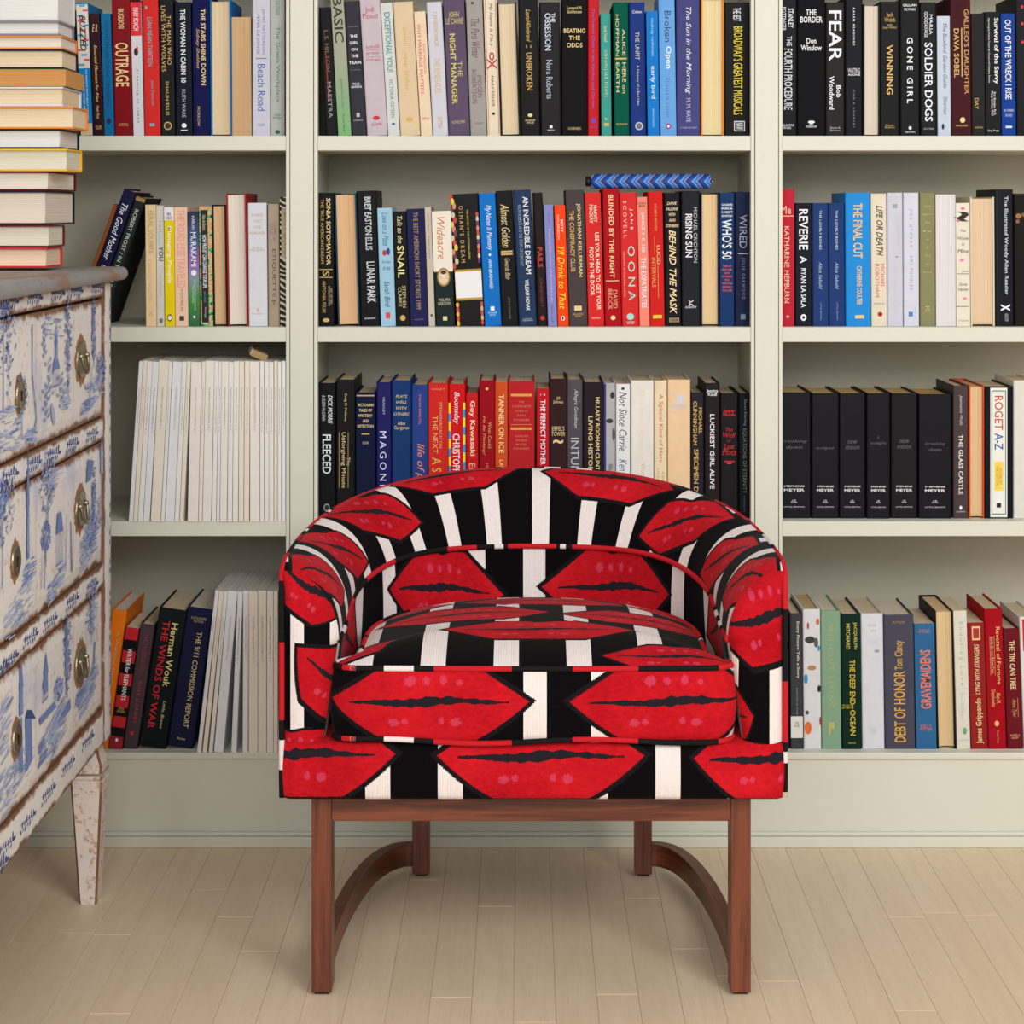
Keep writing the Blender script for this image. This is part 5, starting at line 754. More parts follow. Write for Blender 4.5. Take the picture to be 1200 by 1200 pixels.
# painted decoration: thin strokes just proud of the drawer fronts, placed by where they stand on the front
class Strokes:
    def __init__(s): s.V = []; s.F = []; s.I = []
    def quad(s, pts, m):
        b = len(s.V); off = .00010+len(s.F)*7e-7
        for (y, z) in pts: s.V.append((FX+off, y, z))
        s.F.append(tuple(range(b, b+len(pts)))); s.I.append(m)
    def pt(s, px, py): return (KD(px)-CAMD, KZ(px, py))
    def line(s, a, b, w, m=0):
        (y0, z0), (y1, z1) = a, b; dy, dz = y1-y0, z1-z0; L = math.hypot(dy, dz) or 1e-6; nx, nz = -dz/L*w/2, dy/L*w/2
        s.quad([(y0+nx, z0+nz), (y0-nx, z0-nz), (y1-nx*.6, z1-nz*.6), (y1+nx*.6, z1+nz*.6)], m)
    def dab(s, c, r1, r2, ang, m=0):
        s.quad([(c[0]+math.cos(t)*r1*math.cos(ang)-math.sin(t)*r2*math.sin(ang), c[1]+math.cos(t)*r1*math.sin(ang)+math.sin(t)*r2*math.cos(ang)) for t in [i*math.pi/3 for i in range(6)]], m)
    def sprig(s, c, w, m=2, h=.013):
        y, z = c; w *= 2.1; s.dab((y+w*.45, z-.003), .010, .003, 0, m)
        for i in range(6):
            yy = y+w*(.3-.15*i); a = rs.uniform(.9, 1.4); L = rs.uniform(.5, 1)*h*.62
            s.dab((yy+.006, z-.003+L*.8), L*.9, .0035, 1.1, m); s.dab((yy-.002, z-.003-L*.7), L*.7, .003, 1.0, m if i % 2 else 0)
        s.line((y+w*.45, z-.004), (y-w*.5, z+.004), .0014, m)
    def tree(s, base, h, w, m=0, trunk=.5):
        y, z = base; w *= 1.45; s.line(base, (y+rs.uniform(-.004, .004), z+h*.8), .0035, m)
        for i in range(110):
            a = rs.uniform(0, 6.28); r = rs.random()**.6; s.dab((y+math.cos(a)*r*w/2, z+h*(trunk+(1-trunk)/2)+math.sin(a)*r*h*(1-trunk)/2), rs.uniform(.003, .008), rs.uniform(.0009, .0024), rs.uniform(-1, 1), rs.choice((m, m, 1, 1, 0, 2)))
    def spire(s, base, h, w, m=0):
        y, z = base; s.quad([(y-w/2, z), (y+w/2, z), (y+w*.4, z+h*.45), (y-w*.4, z+h*.45)], m)
        s.quad([(y-w*.6, z+h*.45), (y+w*.6, z+h*.45), (y, z+h)], m); s.line((y, z+h*.9), (y, z+h*1.12), .0015, 2)
        for i in range(3): s.line((y-w*.25+i*w*.25, z+h*.06), (y-w*.25+i*w*.25, z+h*.36), .0016, 1)
    def ground(s, c, w, h, n=16, m=1, slope=-.25):
        for i in range(int(n*2.6)):
            yy = c[0]+rs.uniform(-w/2, w/2); zz = c[1]+rs.uniform(-h/2, h/2)+(yy-c[0])*slope*.35; L = rs.uniform(.015, .045); mm = rs.choice((m, m, m, 1, 0))
            sl = slope*.12+rs.uniform(-.08, .08); s.line((yy-L/2, zz-L/2*sl), (yy+L/2, zz+L/2*sl), rs.uniform(.001, .0032), mm)
    def house(s, base, w, h, m=0):
        y, z = base; s.quad([(y-w/2, z+h*.6), (y+w/2, z+h*.6), (y+w*.2, z+h), (y-w*.3, z+h)], m)
        for i in range(6): s.line((y-w*.45+i*w*.18, z), (y-w*.45+i*w*.18, z+h*.6), .002, m)
        s.line((y-w/2, z), (y+w/2, z), .003, m)
    def vine(s, base, h, m=0, amp=.006):
        y, z = base; pr = base
        for i in range(12):
            q = (y+math.sin(i*1.1)*amp, z+h*(i+1)/12); s.line(pr, q, .002, m); pr = q
            s.dab((q[0]+amp*(1 if i % 2 else -1), q[1]), .005, .0025, .7 if i % 2 else -.7, m)
    def build(s, parent, name='painted_motif'):
        o = mesh(name, s.V, s.F, [M_BLUE, M_LBLUE, M_DBLUE, M_BROWNL], parent, idx=s.I); o['kind'] = 'stuff'; return o
rs = random.Random(5)
pads = {0: 'sprigs', 1: 0}
for r, pts in zip(rail_o, [[(12, 352), (41, 348), (68, 343), (90, 340), (114, 336)], [(12, 556), (40, 542), (63, 531), (85, 520), (108, 508)], [(12, 772), (36, 746), (59, 727), (85, 703), (108, 686)], [(8, 990), (33, 960), (57, 928), (80, 896), (103, 867)]]):
    s = Strokes()
    for p in pts: s.sprig(s.pt(*p), .04)
    for y in [YN+.1+i*.075 for i in range(6)]: s.sprig((y, (r.data.vertices[0].co.z+.012)), .04)
    s.build(r)
s = Strokes()
for py in list(range(340, 850, 11)):
    if rs.random() < .75:
        c = s.pt(128.6, py+rs.uniform(-3, 3)); s.dab(c, .0028, .006, rs.uniform(-.5, .5), rs.choice((0, 0, 2)))
for ob in (st1,):
    b = s.build(ob)
    for v in b.data.vertices: v.co.x += .0006
# drawer 1
s = Strokes(); P = s.pt
s.ground(P(12, 500), .12, .06, 22); s.tree(P(4, 480), .15, .10, 0, .3); s.vine(P(10, 470), .13); s.tree(P(26, 515), .09, .04, 0, .4)
for a, b in (((38, 380), (38, 440)), ((38, 440), (41, 470)), ((41, 470), (43, 490)), ((43, 490), (40, 505)), ((40, 505), (33, 515))): s.line(P(*a), P(*b), .005, 0)
s.ground(P(36, 510), .06, .02, 8)
s.house(P(66, 452), .045, .04); s.spire(P(66, 425), .06, .016, 0); s.vine(P(52, 420), .05); s.tree(P(80, 465), .16, .03, 0, .1); s.vine(P(58, 470), .06, 0, .012); s.vine(P(72, 478), .05, 0, .012); s.vine(P(54, 495), .05, 0, .01)
s.dab(P(62, 485), .01, .02, .6, 1); s.ground(P(76, 468), .06, .03, 9, 1); s.ground(P(64, 385), .1, .03, 7, 1)
s.tree(P(110, 430), .11, .02, 0, .1); s.spire(P(109, 400), .07, .008, 0); s.ground(P(112, 455), .11, .045, 24, 1, .5); s.ground(P(100, 478), .05, .02, 12, 0, .5); s.tree(P(118, 470), .08, .05, 1, .2); s.line(P(104, 480), P(108, 430), .004, 0)
for x in (42, 86): s.quad([(P(x, 0)[0]-.0006, drawers[0][0]+.01), (P(x, 0)[0]+.0006, drawers[0][0]+.01), (P(x, 0)[0]+.0006, drawers[0][1]-.012), (P(x, 0)[0]-.0006, drawers[0][1]-.012)], 3)
for y in (YN+.12, YN+.3, YN+.42): s.tree((y, .83), .11, .07); s.ground((y, .825), .12, .03, 12)
b1 = s.build(drawer_o[0])
# drawer 2
s = Strokes()
s.ground(P(22, 715), .14, .05, 22, 1, .5); s.spire(P(33, 655), .16, .014, 0); s.ground(P(35, 668), .05, .03, 12, 0, .4); s.tree(P(3, 690), .16, .09, 0, .35); s.tree(P(2, 640), .08, .05, 0)
s.tree(P(56, 625), .12, .075, 0, .25); s.line(P(52, 690), P(55, 600), .004, 0); s.tree(P(54, 660), .06, .04, 0, .3); s.house(P(70, 660), .045, .075, 0); s.line(P(48, 690), P(50, 650), .003, 0)
s.line(P(84, 670), P(83, 612), .007, 0); s.line(P(77, 670), P(78, 602), .003, 0); s.ground(P(66, 684), .09, .03, 24, 1, .5); s.ground(P(62, 560), .1, .03, 12, 1)
s.quad([P(103, 538), P(110, 540), P(106, 562), P(101, 566)], 0); s.spire(P(119, 555), .06, .02, 1); s.line(P(119, 530), P(119, 620), .003, 1); s.tree(P(110, 620), .1, .02, 0, .1); s.ground(P(103, 640), .10, .05, 34, 1, .55); s.tree(P(107, 640), .06, .06, 0, .2); s.ground(P(108, 630), .06, .03, 12, 0, .5); s.vine(P(116, 620), .05, 0, .008)
for x in (42, 86): s.quad([(P(x, 0)[0]-.0006, drawers[1][0]+.01), (P(x, 0)[0]+.0006, drawers[1][0]+.01), (P(x, 0)[0]+.0006, drawers[1][1]-.012), (P(x, 0)[0]-.0006, drawers[1][1]-.012)], 3)
for y in (YN+.12, YN+.3): s.tree((y, .62), .11, .07); s.ground((y, .61), .12, .03, 12)
b2 = s.build(drawer_o[1])
# drawer 3
s = Strokes()
s.ground(P(22, 908), .15, .05, 22, 1, .5); s.spire(P(25, 838), .08, .02, 0); s.quad([P(31, 905), P(38, 890), P(37, 838), P(30, 842)], 0); s.quad([P(30, 842), P(42, 842), P(37, 832), P(32, 832)], 2)
s.quad([P(23, 905), P(27, 905), P(26, 840), P(23, 845)], 0); s.ground(P(6, 880), .06, .14, 26, 1, 1.2)
s.spire(P(54, 812), .06, .025, 0); s.house(P(53, 820), .035, .03, 0); s.tree(P(79, 818), .13, .035, 0, .05); s.spire(P(78, 790), .09, .014, 0); s.tree(P(69, 822), .035, .04, 1, .1)
s.quad([P(46, 842), P(64, 822), P(66, 828), P(47, 850)], 0); s.quad([P(66, 850), P(82, 818), P(83, 830), P(66, 855)], 0); s.ground(P(66, 855), .10, .06, 40, 1, .6); s.ground(P(50, 880), .04, .04, 14, 0, .7)
s.tree(P(108, 752), .1, .05, 1, .1)
for k in range(5): s.line(P(101+k*3, 760-k*2), P(101+k*3, 724-k*2), .002, 1 if k % 2 else 0)
s.line(P(100, 730), P(112, 722), .003, 0); s.line(P(111, 752), P(109, 790), .008, 0); s.line(P(109, 790), P(102, 800), .006, 0); s.ground(P(104, 805), .12, .05, 44, 1, .65); s.ground(P(94, 815), .05, .02, 12, 0, .6)
for x in (42, 86): s.quad([(P(x, 0)[0]-.0006, drawers[2][0]+.01), (P(x, 0)[0]+.0006, drawers[2][0]+.01), (P(x, 0)[0]+.0006, drawers[2][1]-.012), (P(x, 0)[0]-.0006, drawers[2][1]-.012)], 3)
for y in (YN+.12, YN+.3): s.tree((y, .39), .11, .07); s.ground((y, .38), .12, .03, 12)
b3 = s.build(drawer_o[2])
# brass oval plates: bail handles and keyholes
tb = NT('aged_brass', .38, .5); nb = tb.noise(tb.coord(), 240, 4); tb.color(tb.mix(nb, lin((96, 84, 62)), lin((184, 174, 150)))); tb.b.inputs['Metallic'].default_value = .9; tb.bump(nb, .5, .0008); M_BRASS = tb.m
def plate(parent, px, py, ry, rz, bail):
    y, z = KD(px)-CAMD, KZ(px, py)
    n = 28; V = []; Fc = []
    blot = [(FX-.00135, y+ry*(1.16+.24*rs.random())*math.cos(a), z+rz*(1.2+.34*rs.random())*math.sin(a)) for a in [2*math.pi*i/40 for i in range(40)]]
    mesh('worn_patch', blot, [tuple(range(40))], M_STAIN, parent)
    for (f, xo) in ((1, 0), (1, .0018), (.9, .0034), (.78, .0026), (.3, .0030), (.02, .0030)):
        for k in range(n):
            a = 2*math.pi*k/n; sc = 1+(.05*math.cos(a*10) if f == 1 else 0); V.append((FX-.0012+xo, y+ry*f*sc*math.cos(a), z+rz*f*sc*math.sin(a)))
    for i in range(5):
        for k in range(n): Fc.append((i*n+k, i*n+(k+1) % n, (i+1)*n+(k+1) % n, (i+1)*n+k))
    p = mesh('handle_plate' if bail else 'keyhole_plate', V, Fc, M_BRASS, parent, smooth=True)
    if bail:
        pts = [(FX+.0045+.004*math.sin(math.pi*i/16), y+ry*.62*math.cos(math.pi*i/16), z+rz*.25-rz*.95*math.sin(math.pi*i/16)) for i in range(17)]
        tube('bail', pts, .0024, M_BRASS, parent, 8)
        for sy in (-1, 1): lathe('post', [(.0045, 0), (.005, .003), (.003, .006), (.002, .007)], M_BRASS, parent, 10, axis='x').location = (FX+.0005, y+sy*ry*.62, z+rz*.25)
    else:
        lathe('keyhole', [(.0035, 0), (.0035, .0008), (.001, .001)], M_DARK, parent, 10, axis='x').location = (FX+.002, y, z+.003)
        boxes('keyhole_slot', [(FX+.002, FX+.0028, y-.0014, y+.0014, z-.008, z+.002)], M_DARK, parent)
hp = [((96, 422), (24, 463)), ((95, 597), (19, 657)), ((95, 778), (20, 866))]
for d, (a, b) in zip(drawer_o, hp):
    plate(d, a[0], a[1], .034, .028, True); plate(d, b[0], b[1], .021, .0215, False)

# ---------------------------------------------------------------- stack of books on the dresser
def stack(items):
    for (ya, yb, xf, xb, kind, col, page, lab, dec, ex) in items:
        D0 = 3.13; X0 = PX(xf, D0); D1 = min(X0*F/(xb-VX), 3.33) if xb != xf else 3.26
        dep = max(.105, min(.2, D1-D0)) ; z0, z1 = PZ(yb, D0), PZ(ya, D0)
        r = add_book((X0, D0-CAMD, (z0+z1)/2), (0, -math.pi/2, 0), (z1-z0)-.0004, ex, dep, kind, col, page, dec, lab+' on the dresser', group=None)
WP = (226, 224, 222)
stack([
 (-32, 24.3, 69, 88, 'r', (210, 206, 212), WP, 'thick white-paged hardback topmost in the visible stack', [], .26),
 (24.3, 41.5, 69, 87, 'r', (150, 146, 150), (224, 222, 218), 'white-paged book with thin grey boards, second from top', [], .25),
 (41.5, 57.6, 73, 85, 'r', (222, 150, 88), (228, 220, 206), 'book with orange boards and off-white pages, third from top', [], .245),
 (57.6, 80.6, 74, 84, 'r', (50, 42, 60), (228, 208, 178), 'book with dark violet boards and cream pages, above the rough paperback', [], .24),
 (80.6, 101.6, 77, 77, 'q', (58, 130, 60), (206, 148, 88), 'green-covered paperback with rough browned pages mid-stack', [], .22),
 (101.6, 124.6, 74, 74, 'r', (222, 220, 232), (230, 210, 176), 'white-covered book with cream pages and an orange spine, below rough paperback', [], .235),
 (124.6, 151, 86, 96, 'r', (230, 150, 60), (232, 212, 180), 'book with bright orange cover jutting furthest out of the stack', [], .24),
 (151, 174.3, 71, 93, 'r', (34, 38, 50), (228, 226, 222), 'black-covered book with white pages resting on the yellow one', [], .25),
 (174.3, 200.6, 79, 94, 'r', (240, 190, 20), (222, 216, 196), 'yellow-covered hardback with red spine and curved page edge', [], .25),
 (200.6, 223.5, 57, 89, 'r', (116, 24, 40), (228, 220, 204), 'wine red book with navy flap just under the yellow one', [], .24),
 (223.5, 263.5, 54, 91, 'r', (40, 42, 58), (228, 214, 198), 'thickest dark blue book low in the stack, orange-striped spine', [], .25),
 (263.5, 290, 58, 73, 'r', (110, 40, 34), (224, 216, 196), 'short brown-red book second from stack bottom', [], .22),
 (290, 313.7, 55, 66, 'r', (214, 60, 66), (236, 208, 180), 'red-based book at stack bottom with peach pages', [], .22),
])

# ---------------------------------------------------------------- armchair
AX, AY = .0147, 2.90-CAMD
ch = empty('barrel_armchair', (AX, AY, 0), 'barrel armchair in red lips velvet with black and white bars on a walnut frame', 'armchair')
def fabric():
    t = NT('lips_velvet', .9, .06)
    at = t.node('ShaderNodeAttribute', attribute_name='uvm'); al = t.node('ShaderNodeAttribute', attribute_name='lip')
    u, v, _ = t.sep(at.outputs['Vector']); p, q, rr = t.sep(al.outputs['Vector'])
    co = t.coord('Object')
    nz = t.noise(co, 420, 2); big = t.noise(co, 9, 3, .5); med = t.noise(t.mapping(co, (1, 1, 2.2)), 110, 3, .6)
    # woven steps
    p = ((p*56).floor()+.5)/56; q = q+(nz-.5)*.05
    ap = p.abs()
    U = ((1-ap)*1.62).min(1.0)-t.math('POWER', 2.718, (p*p)*-70)*.13
    L = ((1-ap)*.6+(1-p*p)*.86).min(1.0)
    Fu = U-q; Fl = L+q
    Fm = Fu.min(Fl)
    red = Fm.gt(0.0); line = Fm.gt(-.15)
    th = ((.84-ap)*.125+.02).max(0.0)*(t.noise(t.comb(p*6, 3.3, rr), 2.0, 0)*1.1+.4)
    mline = ((p*3.1+.4).sin()*.03+(p*7.3).sin()*.02-.02)
    mouth = ((q-mline).abs()).lt(th)*(ap.lt(.80))
    bars = ((u/.0958+.5).fract()-.5).abs().lt(.172)
    hl = None
    for (a, b, w_, h_) in ((-.2, .5, .055, .13), (-.03, .5, .035, .1), (.14, .53, .035, .12), (.3, .47, .03, .07), (-.36, -.55, .05, .1), (-.25, -.52, .03, .08), (.12, -.5, .03, .09), (.26, -.53, .05, .11)):
        e = (((p-a)/w_).pow(2.0)+((q-b)/h_).pow(2.0)+(nz-.5)*3.2).lt(1.0)
        hl = e if hl is None else hl.max(e)
    redc = t.mix(t.smooth(big*.6+med*.4, .26, .74), lin((160, 10, 24)), lin((204, 28, 38)))
    redc = t.mix(hl*.4, redc, lin((206, 84, 120)))
    c = t.mix(bars, lin((10, 7, 10)), t.mix(med, lin((224, 210, 208)), lin((238, 232, 228))))
    c = t.mix(line, c, lin((24, 20, 24)))
    c = t.mix(red, c, redc)
    c = t.mix(red*mouth, c, lin((34, 30, 36)))
    t.color(c)
    rib = (u*1900).sin()*bars*(1-line)
    t.bump(rib*.6+nz*.5+(u*2600).sin()*.12, .45, .0009)
    t.b.inputs['Sheen Weight'].default_value = .04; t.b.inputs['Sheen Roughness'].default_value = .4
    return t.m
M_FAB = fabric()
def piping_mat():
    t = NT('piping_velvet', .8, .2); at = t.node('ShaderNodeAttribute', attribute_name='uvm'); u, v, _ = t.sep(at.outputs['Vector'])
    n = t.noise(t.comb(u*3.2, .5, .5), 1.6, 1, .4); 
    t.color(t.ramp(n, [(0, lin((16, 12, 15))), (.36, lin((190, 24, 36))), (.52, lin((16, 12, 15))), (.57, lin((226, 216, 212))), (.61, lin((16, 12, 15))), (.64, lin((196, 26, 38)))], 'CONSTANT'))
    t.bump((u*2400).sin(), .3, .0005); return t.m
M_PIPE = piping_mat()
# plan outline of the tub
HA, YS, DEP, EX = .36, .20, .60, 2.25
def plan(off=0.0):
    """list of (x, y, nx, ny, s) from the left arm front round the back to the right arm front; n points inward"""
    pts = []
    N = 60
    for i in range(11): pts.append((-HA, YS*i/11))
    for i in range(N+1):
        a = math.pi*i/N; cx, sy = -math.cos(a), math.sin(a)
        pts.append((HA*math.copysign(abs(cx)**(2/EX), cx), YS+(DEP-YS)*abs(sy)**(2/EX)))
    for i in range(10, -1, -1): pts.append((HA, YS*i/11))
    # resample evenly
    P = [Vector((x, y, 0)) for x, y in pts]; L = [0]
    for a, b in zip(P, P[1:]): L.append(L[-1]+(b-a).length)
    tot = L[-1]; M = 200; out = []; j = 0
    for i in range(M+1):
        s = tot*i/M
        while j < len(L)-2 and L[j+1] < s: j += 1
        f = (s-L[j])/max(1e-9, L[j+1]-L[j]); out.append(P[j].lerp(P[j+1], f))
    res = []
    for i, p in enumerate(out):
        a = out[max(0, i-2)]; b = out[min(M, i+2)]; t = (b-a).normalized(); res.append((p.x, p.y, t.y, -t.x, tot*i/M-tot/2))
    return res
PL = plan()
def sst(x): x = max(0, min(1, x)); return x*x*(3-2*x)
def zr(y):
    z = .626+.060*(max(0, (y-.26)/.34))**1.35
    return z-.012*max(0, 1-y/.05)**2
def zw(y): return .515+.052*sst((y-.05)/.5)
def wn(y): return .082+.022*sst((y-.2)/.4)
def nl(y): return .060+.040*sst((y-.15)/.4)
BZ = .291; SZ = .372
LIPS = {}
def set_lips(o, uvs, lips):
    """uvs: per vertex (u, v). lips: (u, v, half width, half height, rotation). Each face takes its nearest lip."""
    me = o.data
    at = me.attributes.new('uvm', 'FLOAT_VECTOR', 'POINT'); fu = BARS[o.name.split('.')[0]]; at.data.foreach_set('vector', [c for (u, v) in uvs for c in (fu(u), v, 0)])
    la = me.attributes.new('lip', 'FLOAT_VECTOR', 'CORNER'); buf = [0.0]*(3*len(me.loops))
    for p in me.polygons:
        ids = [me.loops[i].vertex_index for i in p.loop_indices]
        cu = sum(uvs[i][0] for i in ids)/len(ids); cv = sum(uvs[i][1] for i in ids)/len(ids)
        best = None
        for k, (lu, lv, hw, hh, ro) in enumerate(lips):
            c, s_ = math.cos(ro), math.sin(ro); du, dv = cu-lu, cv-lv; a, b = (du*c+dv*s_)/hw, (-du*s_+dv*c)/hh
            d = max(abs(a), abs(b))+.4*min(abs(a), abs(b))
            if best is None or d < best[0]: best = (d, k)
        for li in p.loop_indices:
            i = me.loops[li].vertex_index
            if best:
                lu, lv, hw, hh, ro = lips[best[1]]; c, s_ = math.cos(ro), math.sin(ro); du, dv = uvs[i][0]-lu, uvs[i][1]-lv
                buf[li*3:li*3+3] = ((du*c+dv*s_)/hw, (-du*s_+dv*c)/hh, best[1]*1.7)
            else: buf[li*3:li*3+3] = (5, 5, 0)
    la.data.foreach_set('vector', buf)
def sweep(name, section, lips, parent, n_extra=None, rows=None):
    """section(x,y,nx,ny,s) -> list of (n, z, v)"""
    V = []; UV = []; Fc = []
    k = None
    for (x, y, nx, ny, s) in PL:
        sec = section(x, y, s); k = len(sec)
        for (n, z, v) in sec: V.append((x+nx*n, y+ny*n, z)); UV.append((s, v))
    M = len(PL)
    for i in range(M-1):
        for j in range(k-1): Fc.append((i*k+j, i*k+j+1, (i+1)*k+j+1, (i+1)*k+j))
    o = mesh(name, V, Fc, M_FAB, parent, smooth=True); set_lips(o, UV, lips); return o
def outer_sec(x, y, s):
    zt = zr(y); return [(.004 if j == 0 else 0, BZ+(zt-.006-BZ)*j/12, BZ+(zt-BZ)*j/12) for j in range(13)]
def roll_sec(x, y, s):
    z1, z0, w_ = zr(y), zw(y), wn(y); out = []; NN = 16; d = 0; pr = None
    bl = sst((y-.25)/.3)
    for j in range(NN+1):
        a = math.pi/2*j/NN
        n1, zz1 = w_*math.sin(a), z1-(z1-z0)*(1-math.cos(a))                    # rolled arm
        f = j/NN; n2, zz2 = w_*(f**.8), z1-(z1-z0)*(f**1.25)+.010*math.sin(math.pi*f)   # leaning back
        n, z = n1*(1-bl)+n2*bl, zz1*(1-bl)+zz2*bl
        if pr: d += math.hypot(n-pr[0], z-pr[1])
        out.append((n, z, -d)); pr = (n, z)
    return [(0, z1-.006, .006)]+out
def inner_sec(x, y, s):
    z0, w_, l = zw(y), wn(y), nl(y); out = []
    for j in range(11):
        f = j/10; out.append((w_+(l-w_)*f+.006*math.sin(math.pi*f)*sst((y-.2)/.3)-.002, z0-.001-(z0-.36)*f, -(z0-.36)*f))
    return out
OUT_LIPS = [(s, z, .13, .05, 0) for s in (-.62, -.33, -.04, .25, .54) for z in (.36, .56)]
ROLL_LIPS = []; INNER_LIPS = []; CAPL = []; CAPR = []; FRONT_LIPS = []; TOP_LIPS = []; BOX_LIPS = []
ROLL_LIPS = [(-.143, -.010, .118, .043, 0), (.148, -.020, .125, .052, 0), (-.352, -.050, .112, .046, -.46), (-.545, -.060, .098, .042, -.58), (-.74, -.062, .088, .044, -.55),
             (.352, -.070, .112, .048, .50), (.565, -.072, .092, .042, .62), (.765, -.064, .09, .044, .6)]
INNER_LIPS = [(-.222, -.060, .162, .060, -.12), (.192, -.060, .172, .060, .04), (.60, -.03, .10, .05, .5), (-.60, -.05, .10, .05, -.5)]
CAPL = [(-.313, .588, .058, .040, -.62), (-.262, .440, .100, .050, -.75), (-.345, .362, .10, .028, 0)]
CAPR = [(.333, .552, .078, .066, .22), (.268, .405, .045, .055, .1), (.338, .352, .090, .018, 0)]
FRONT_LIPS = [(.0105, .355, .147, .0615, 0), (-.338, .3575, .142, .0615, 0), (.338, .3515, .110, .058, 0)]
BOX_LIPS = [(-.147, .4345, .141, .056, 0), (.194, .4345, .143, .056, 0), (-.49, .43, .14, .056, 0), (.54, .43, .14, .056, 0)]
TOP_LIPS = [(.0095, .104, .142, .044, 0), (.205, .004, .106, .032, 0), (-.285, .045, .095, .05, .5), (-.105, .218, .13, .05, 0), (.165, .205, .12, .045, 0), (.02, .33, .13, .045, 0), (-.25, .33, .12, .045, 0), (.27, .33, .12, .045, 0)]
BARS = {'rolled_rim': lambda u: (u-.0175)*.9726, 'inner_back': lambda u: (u-.0047)*.737, 'arm_front': lambda u: ((u+.336)*1.71 if u < 0 else (u-.281)*1.45),
        'front_panel': lambda u: (u+.118)*.93-.0958, 'boxing': lambda u: u-.0023, 'seat_cushion': lambda u: (u+.0387)*.921, 'outer_shell': lambda u: u}

sh = sweep('outer_shell', outer_sec, OUT_LIPS, ch)
ro = sweep('rolled_rim', roll_sec, ROLL_LIPS, ch)
inn = sweep('inner_back', inner_sec, INNER_LIPS, ch)
# arm fronts: closed, slightly pillowed ends
def arm_front(side, lips):
    y = 0.0; x = -HA
    sec = [(0, BZ), (0, (BZ+zr(0))/2), (0, zr(0)-.006)]+[(n, z) for n, z, v in roll_sec(x, y, 0)[1:]]+[(n, z) for n, z, v in inner_sec(x, y, 0)]+[(.058, BZ)]
    # densify
    D_ = []
    for a, b in zip(sec, sec[1:]+sec[:1]):
        m = max(1, int(math.hypot(a[0]-b[0], a[1]-b[1])/.02))
        for i in range(m): D_.append((a[0]+(b[0]-a[0])*i/m, a[1]+(b[1]-a[1])*i/m))
    V = []; UV = []; Fc = []; n = len(D_); rings = [(0, 0), (.003, -.006), (.008, -.012), (.016, -.0165), (.026, -.018)]
    cz = lambda z: min(max(z, BZ+.03), .56); cxn = lambda z: .034
    for (ins, yy) in rings:
        for (a, z) in D_:
            tx, tz = cxn(z)-a, cz(z)-z; L = math.hypot(tx, tz) or 1; f = min(ins/L, .97)
            aa, zz = a+tx*f, z+tz*f; xx = (-HA+aa)*(1 if side < 0 else -1); V.append((xx, yy, zz)); UV.append((xx, zz))
    for r in range(len(rings)-1):
        for i in range(n):
            q = (r*n+i, r*n+(i+1) % n, (r+1)*n+(i+1) % n, (r+1)*n+i); Fc.append(q if side < 0 else q[::-1])
    bm_last = [(len(rings)-1)*n+i for i in range(n)]
    Fc.append(tuple(bm_last if side < 0 else bm_last[::-1]))
    o = mesh('arm_front', V, Fc, M_FAB, ch, smooth=True)
    bm = bmesh.new(); bm.from_mesh(o.data); bmesh.ops.triangulate(bm, faces=[f for f in bm.faces if len(f.verts) > 4]); bmesh.ops.recalc_face_normals(bm, faces=bm.faces); bm.to_mesh(o.data); bm.free()
    for p in o.data.polygons: p.use_smooth = True
    set_lips(o, [(v.co.x, v.co.z) for v in o.data.vertices], lips); return o
arm_front(-1, CAPL); arm_front(1, CAPR)
# front panel below the cushion
def rounded_panel(name, hx, y0, y1, z0, z1, r, lips):
    V = []; UV = []; Fc = []; NX = 60; prof = [(y1, z1), (y0+r, z1), (y0+r*.3, z1-r*.3), (y0, z1-r)]+[(y0-.003*math.sin(math.pi*j/6), z1-r-(z1-z0-2*r)*j/6) for j in range(1, 6)]+[(y0, z0+r), (y0+r*.3, z0+r*.3), (y0+r, z0), (y1, z0)]
    k = len(prof)
    for i in range(NX+1):
        x = -hx+2*hx*i/NX; e = max(0, 1-(hx-abs(x))/.014)
        for (y, z) in prof: V.append((x, min(y1, y+.010*e*e), z)); UV.append((x, z))
    for i in range(NX):
        for j in range(k-1): Fc.append((i*k+j, i*k+j+1, (i+1)*k+j+1, (i+1)*k+j))
    Fc += [tuple(range(k)), tuple(NX*k+j for j in range(k-1, -1, -1))]
    o = mesh(name, V, Fc, M_FAB, ch, smooth=False)
    for p in o.data.polygons: p.use_smooth = True
    set_lips(o, UV, lips); return o
rounded_panel('front_panel', .3595, -.021, .09, BZ, SZ+.0, .008, FRONT_LIPS)
# deck under the cushion and dust cover
dk = [(x+nx*.03, y+ny*.03) for x, y, nx, ny, s in PL]; n = len(dk)
mesh('seat_deck', [(x, max(y, .06), SZ-.004) for x, y in dk]+[(x, max(y, .06), BZ+.001) for x, y in dk], [tuple(range(n))[::-1], tuple(range(n, 2*n))]+[(i, (i+1) % n, n+(i+1) % n, n+i) for i in range(n)], plain('black_lining', (20, 18, 20), .9), ch)
# piping
def ring(f, zf, y_front=0): return [(x+nx*f(y), y+ny*f(y), zf(y)) for x, y, nx, ny, s in PL]
pr = [(-HA+.002, -.012, BZ+.002)]+[(-HA+.0015, -.0125, BZ+(zr(0)-.03-BZ)*i/8) for i in range(1, 9)]
pl = [(x, max(y, -.004), z) for x, y, z in ring(lambda y: .0, lambda y: zr(y)-.003)]
path = pr+[(-HA+.001, -.007, zr(0)-.012)]+pl+[(HA-.001, -.007, zr(0)-.012)]+[(-x, y, z) for x, y, z in pr[::-1]]
tube('piping', path, .0042, M_PIPE, ch, 8, uv=True)
tube('piping', ring(wn, zw), .0045, M_PIPE, ch, 8, uv=True)
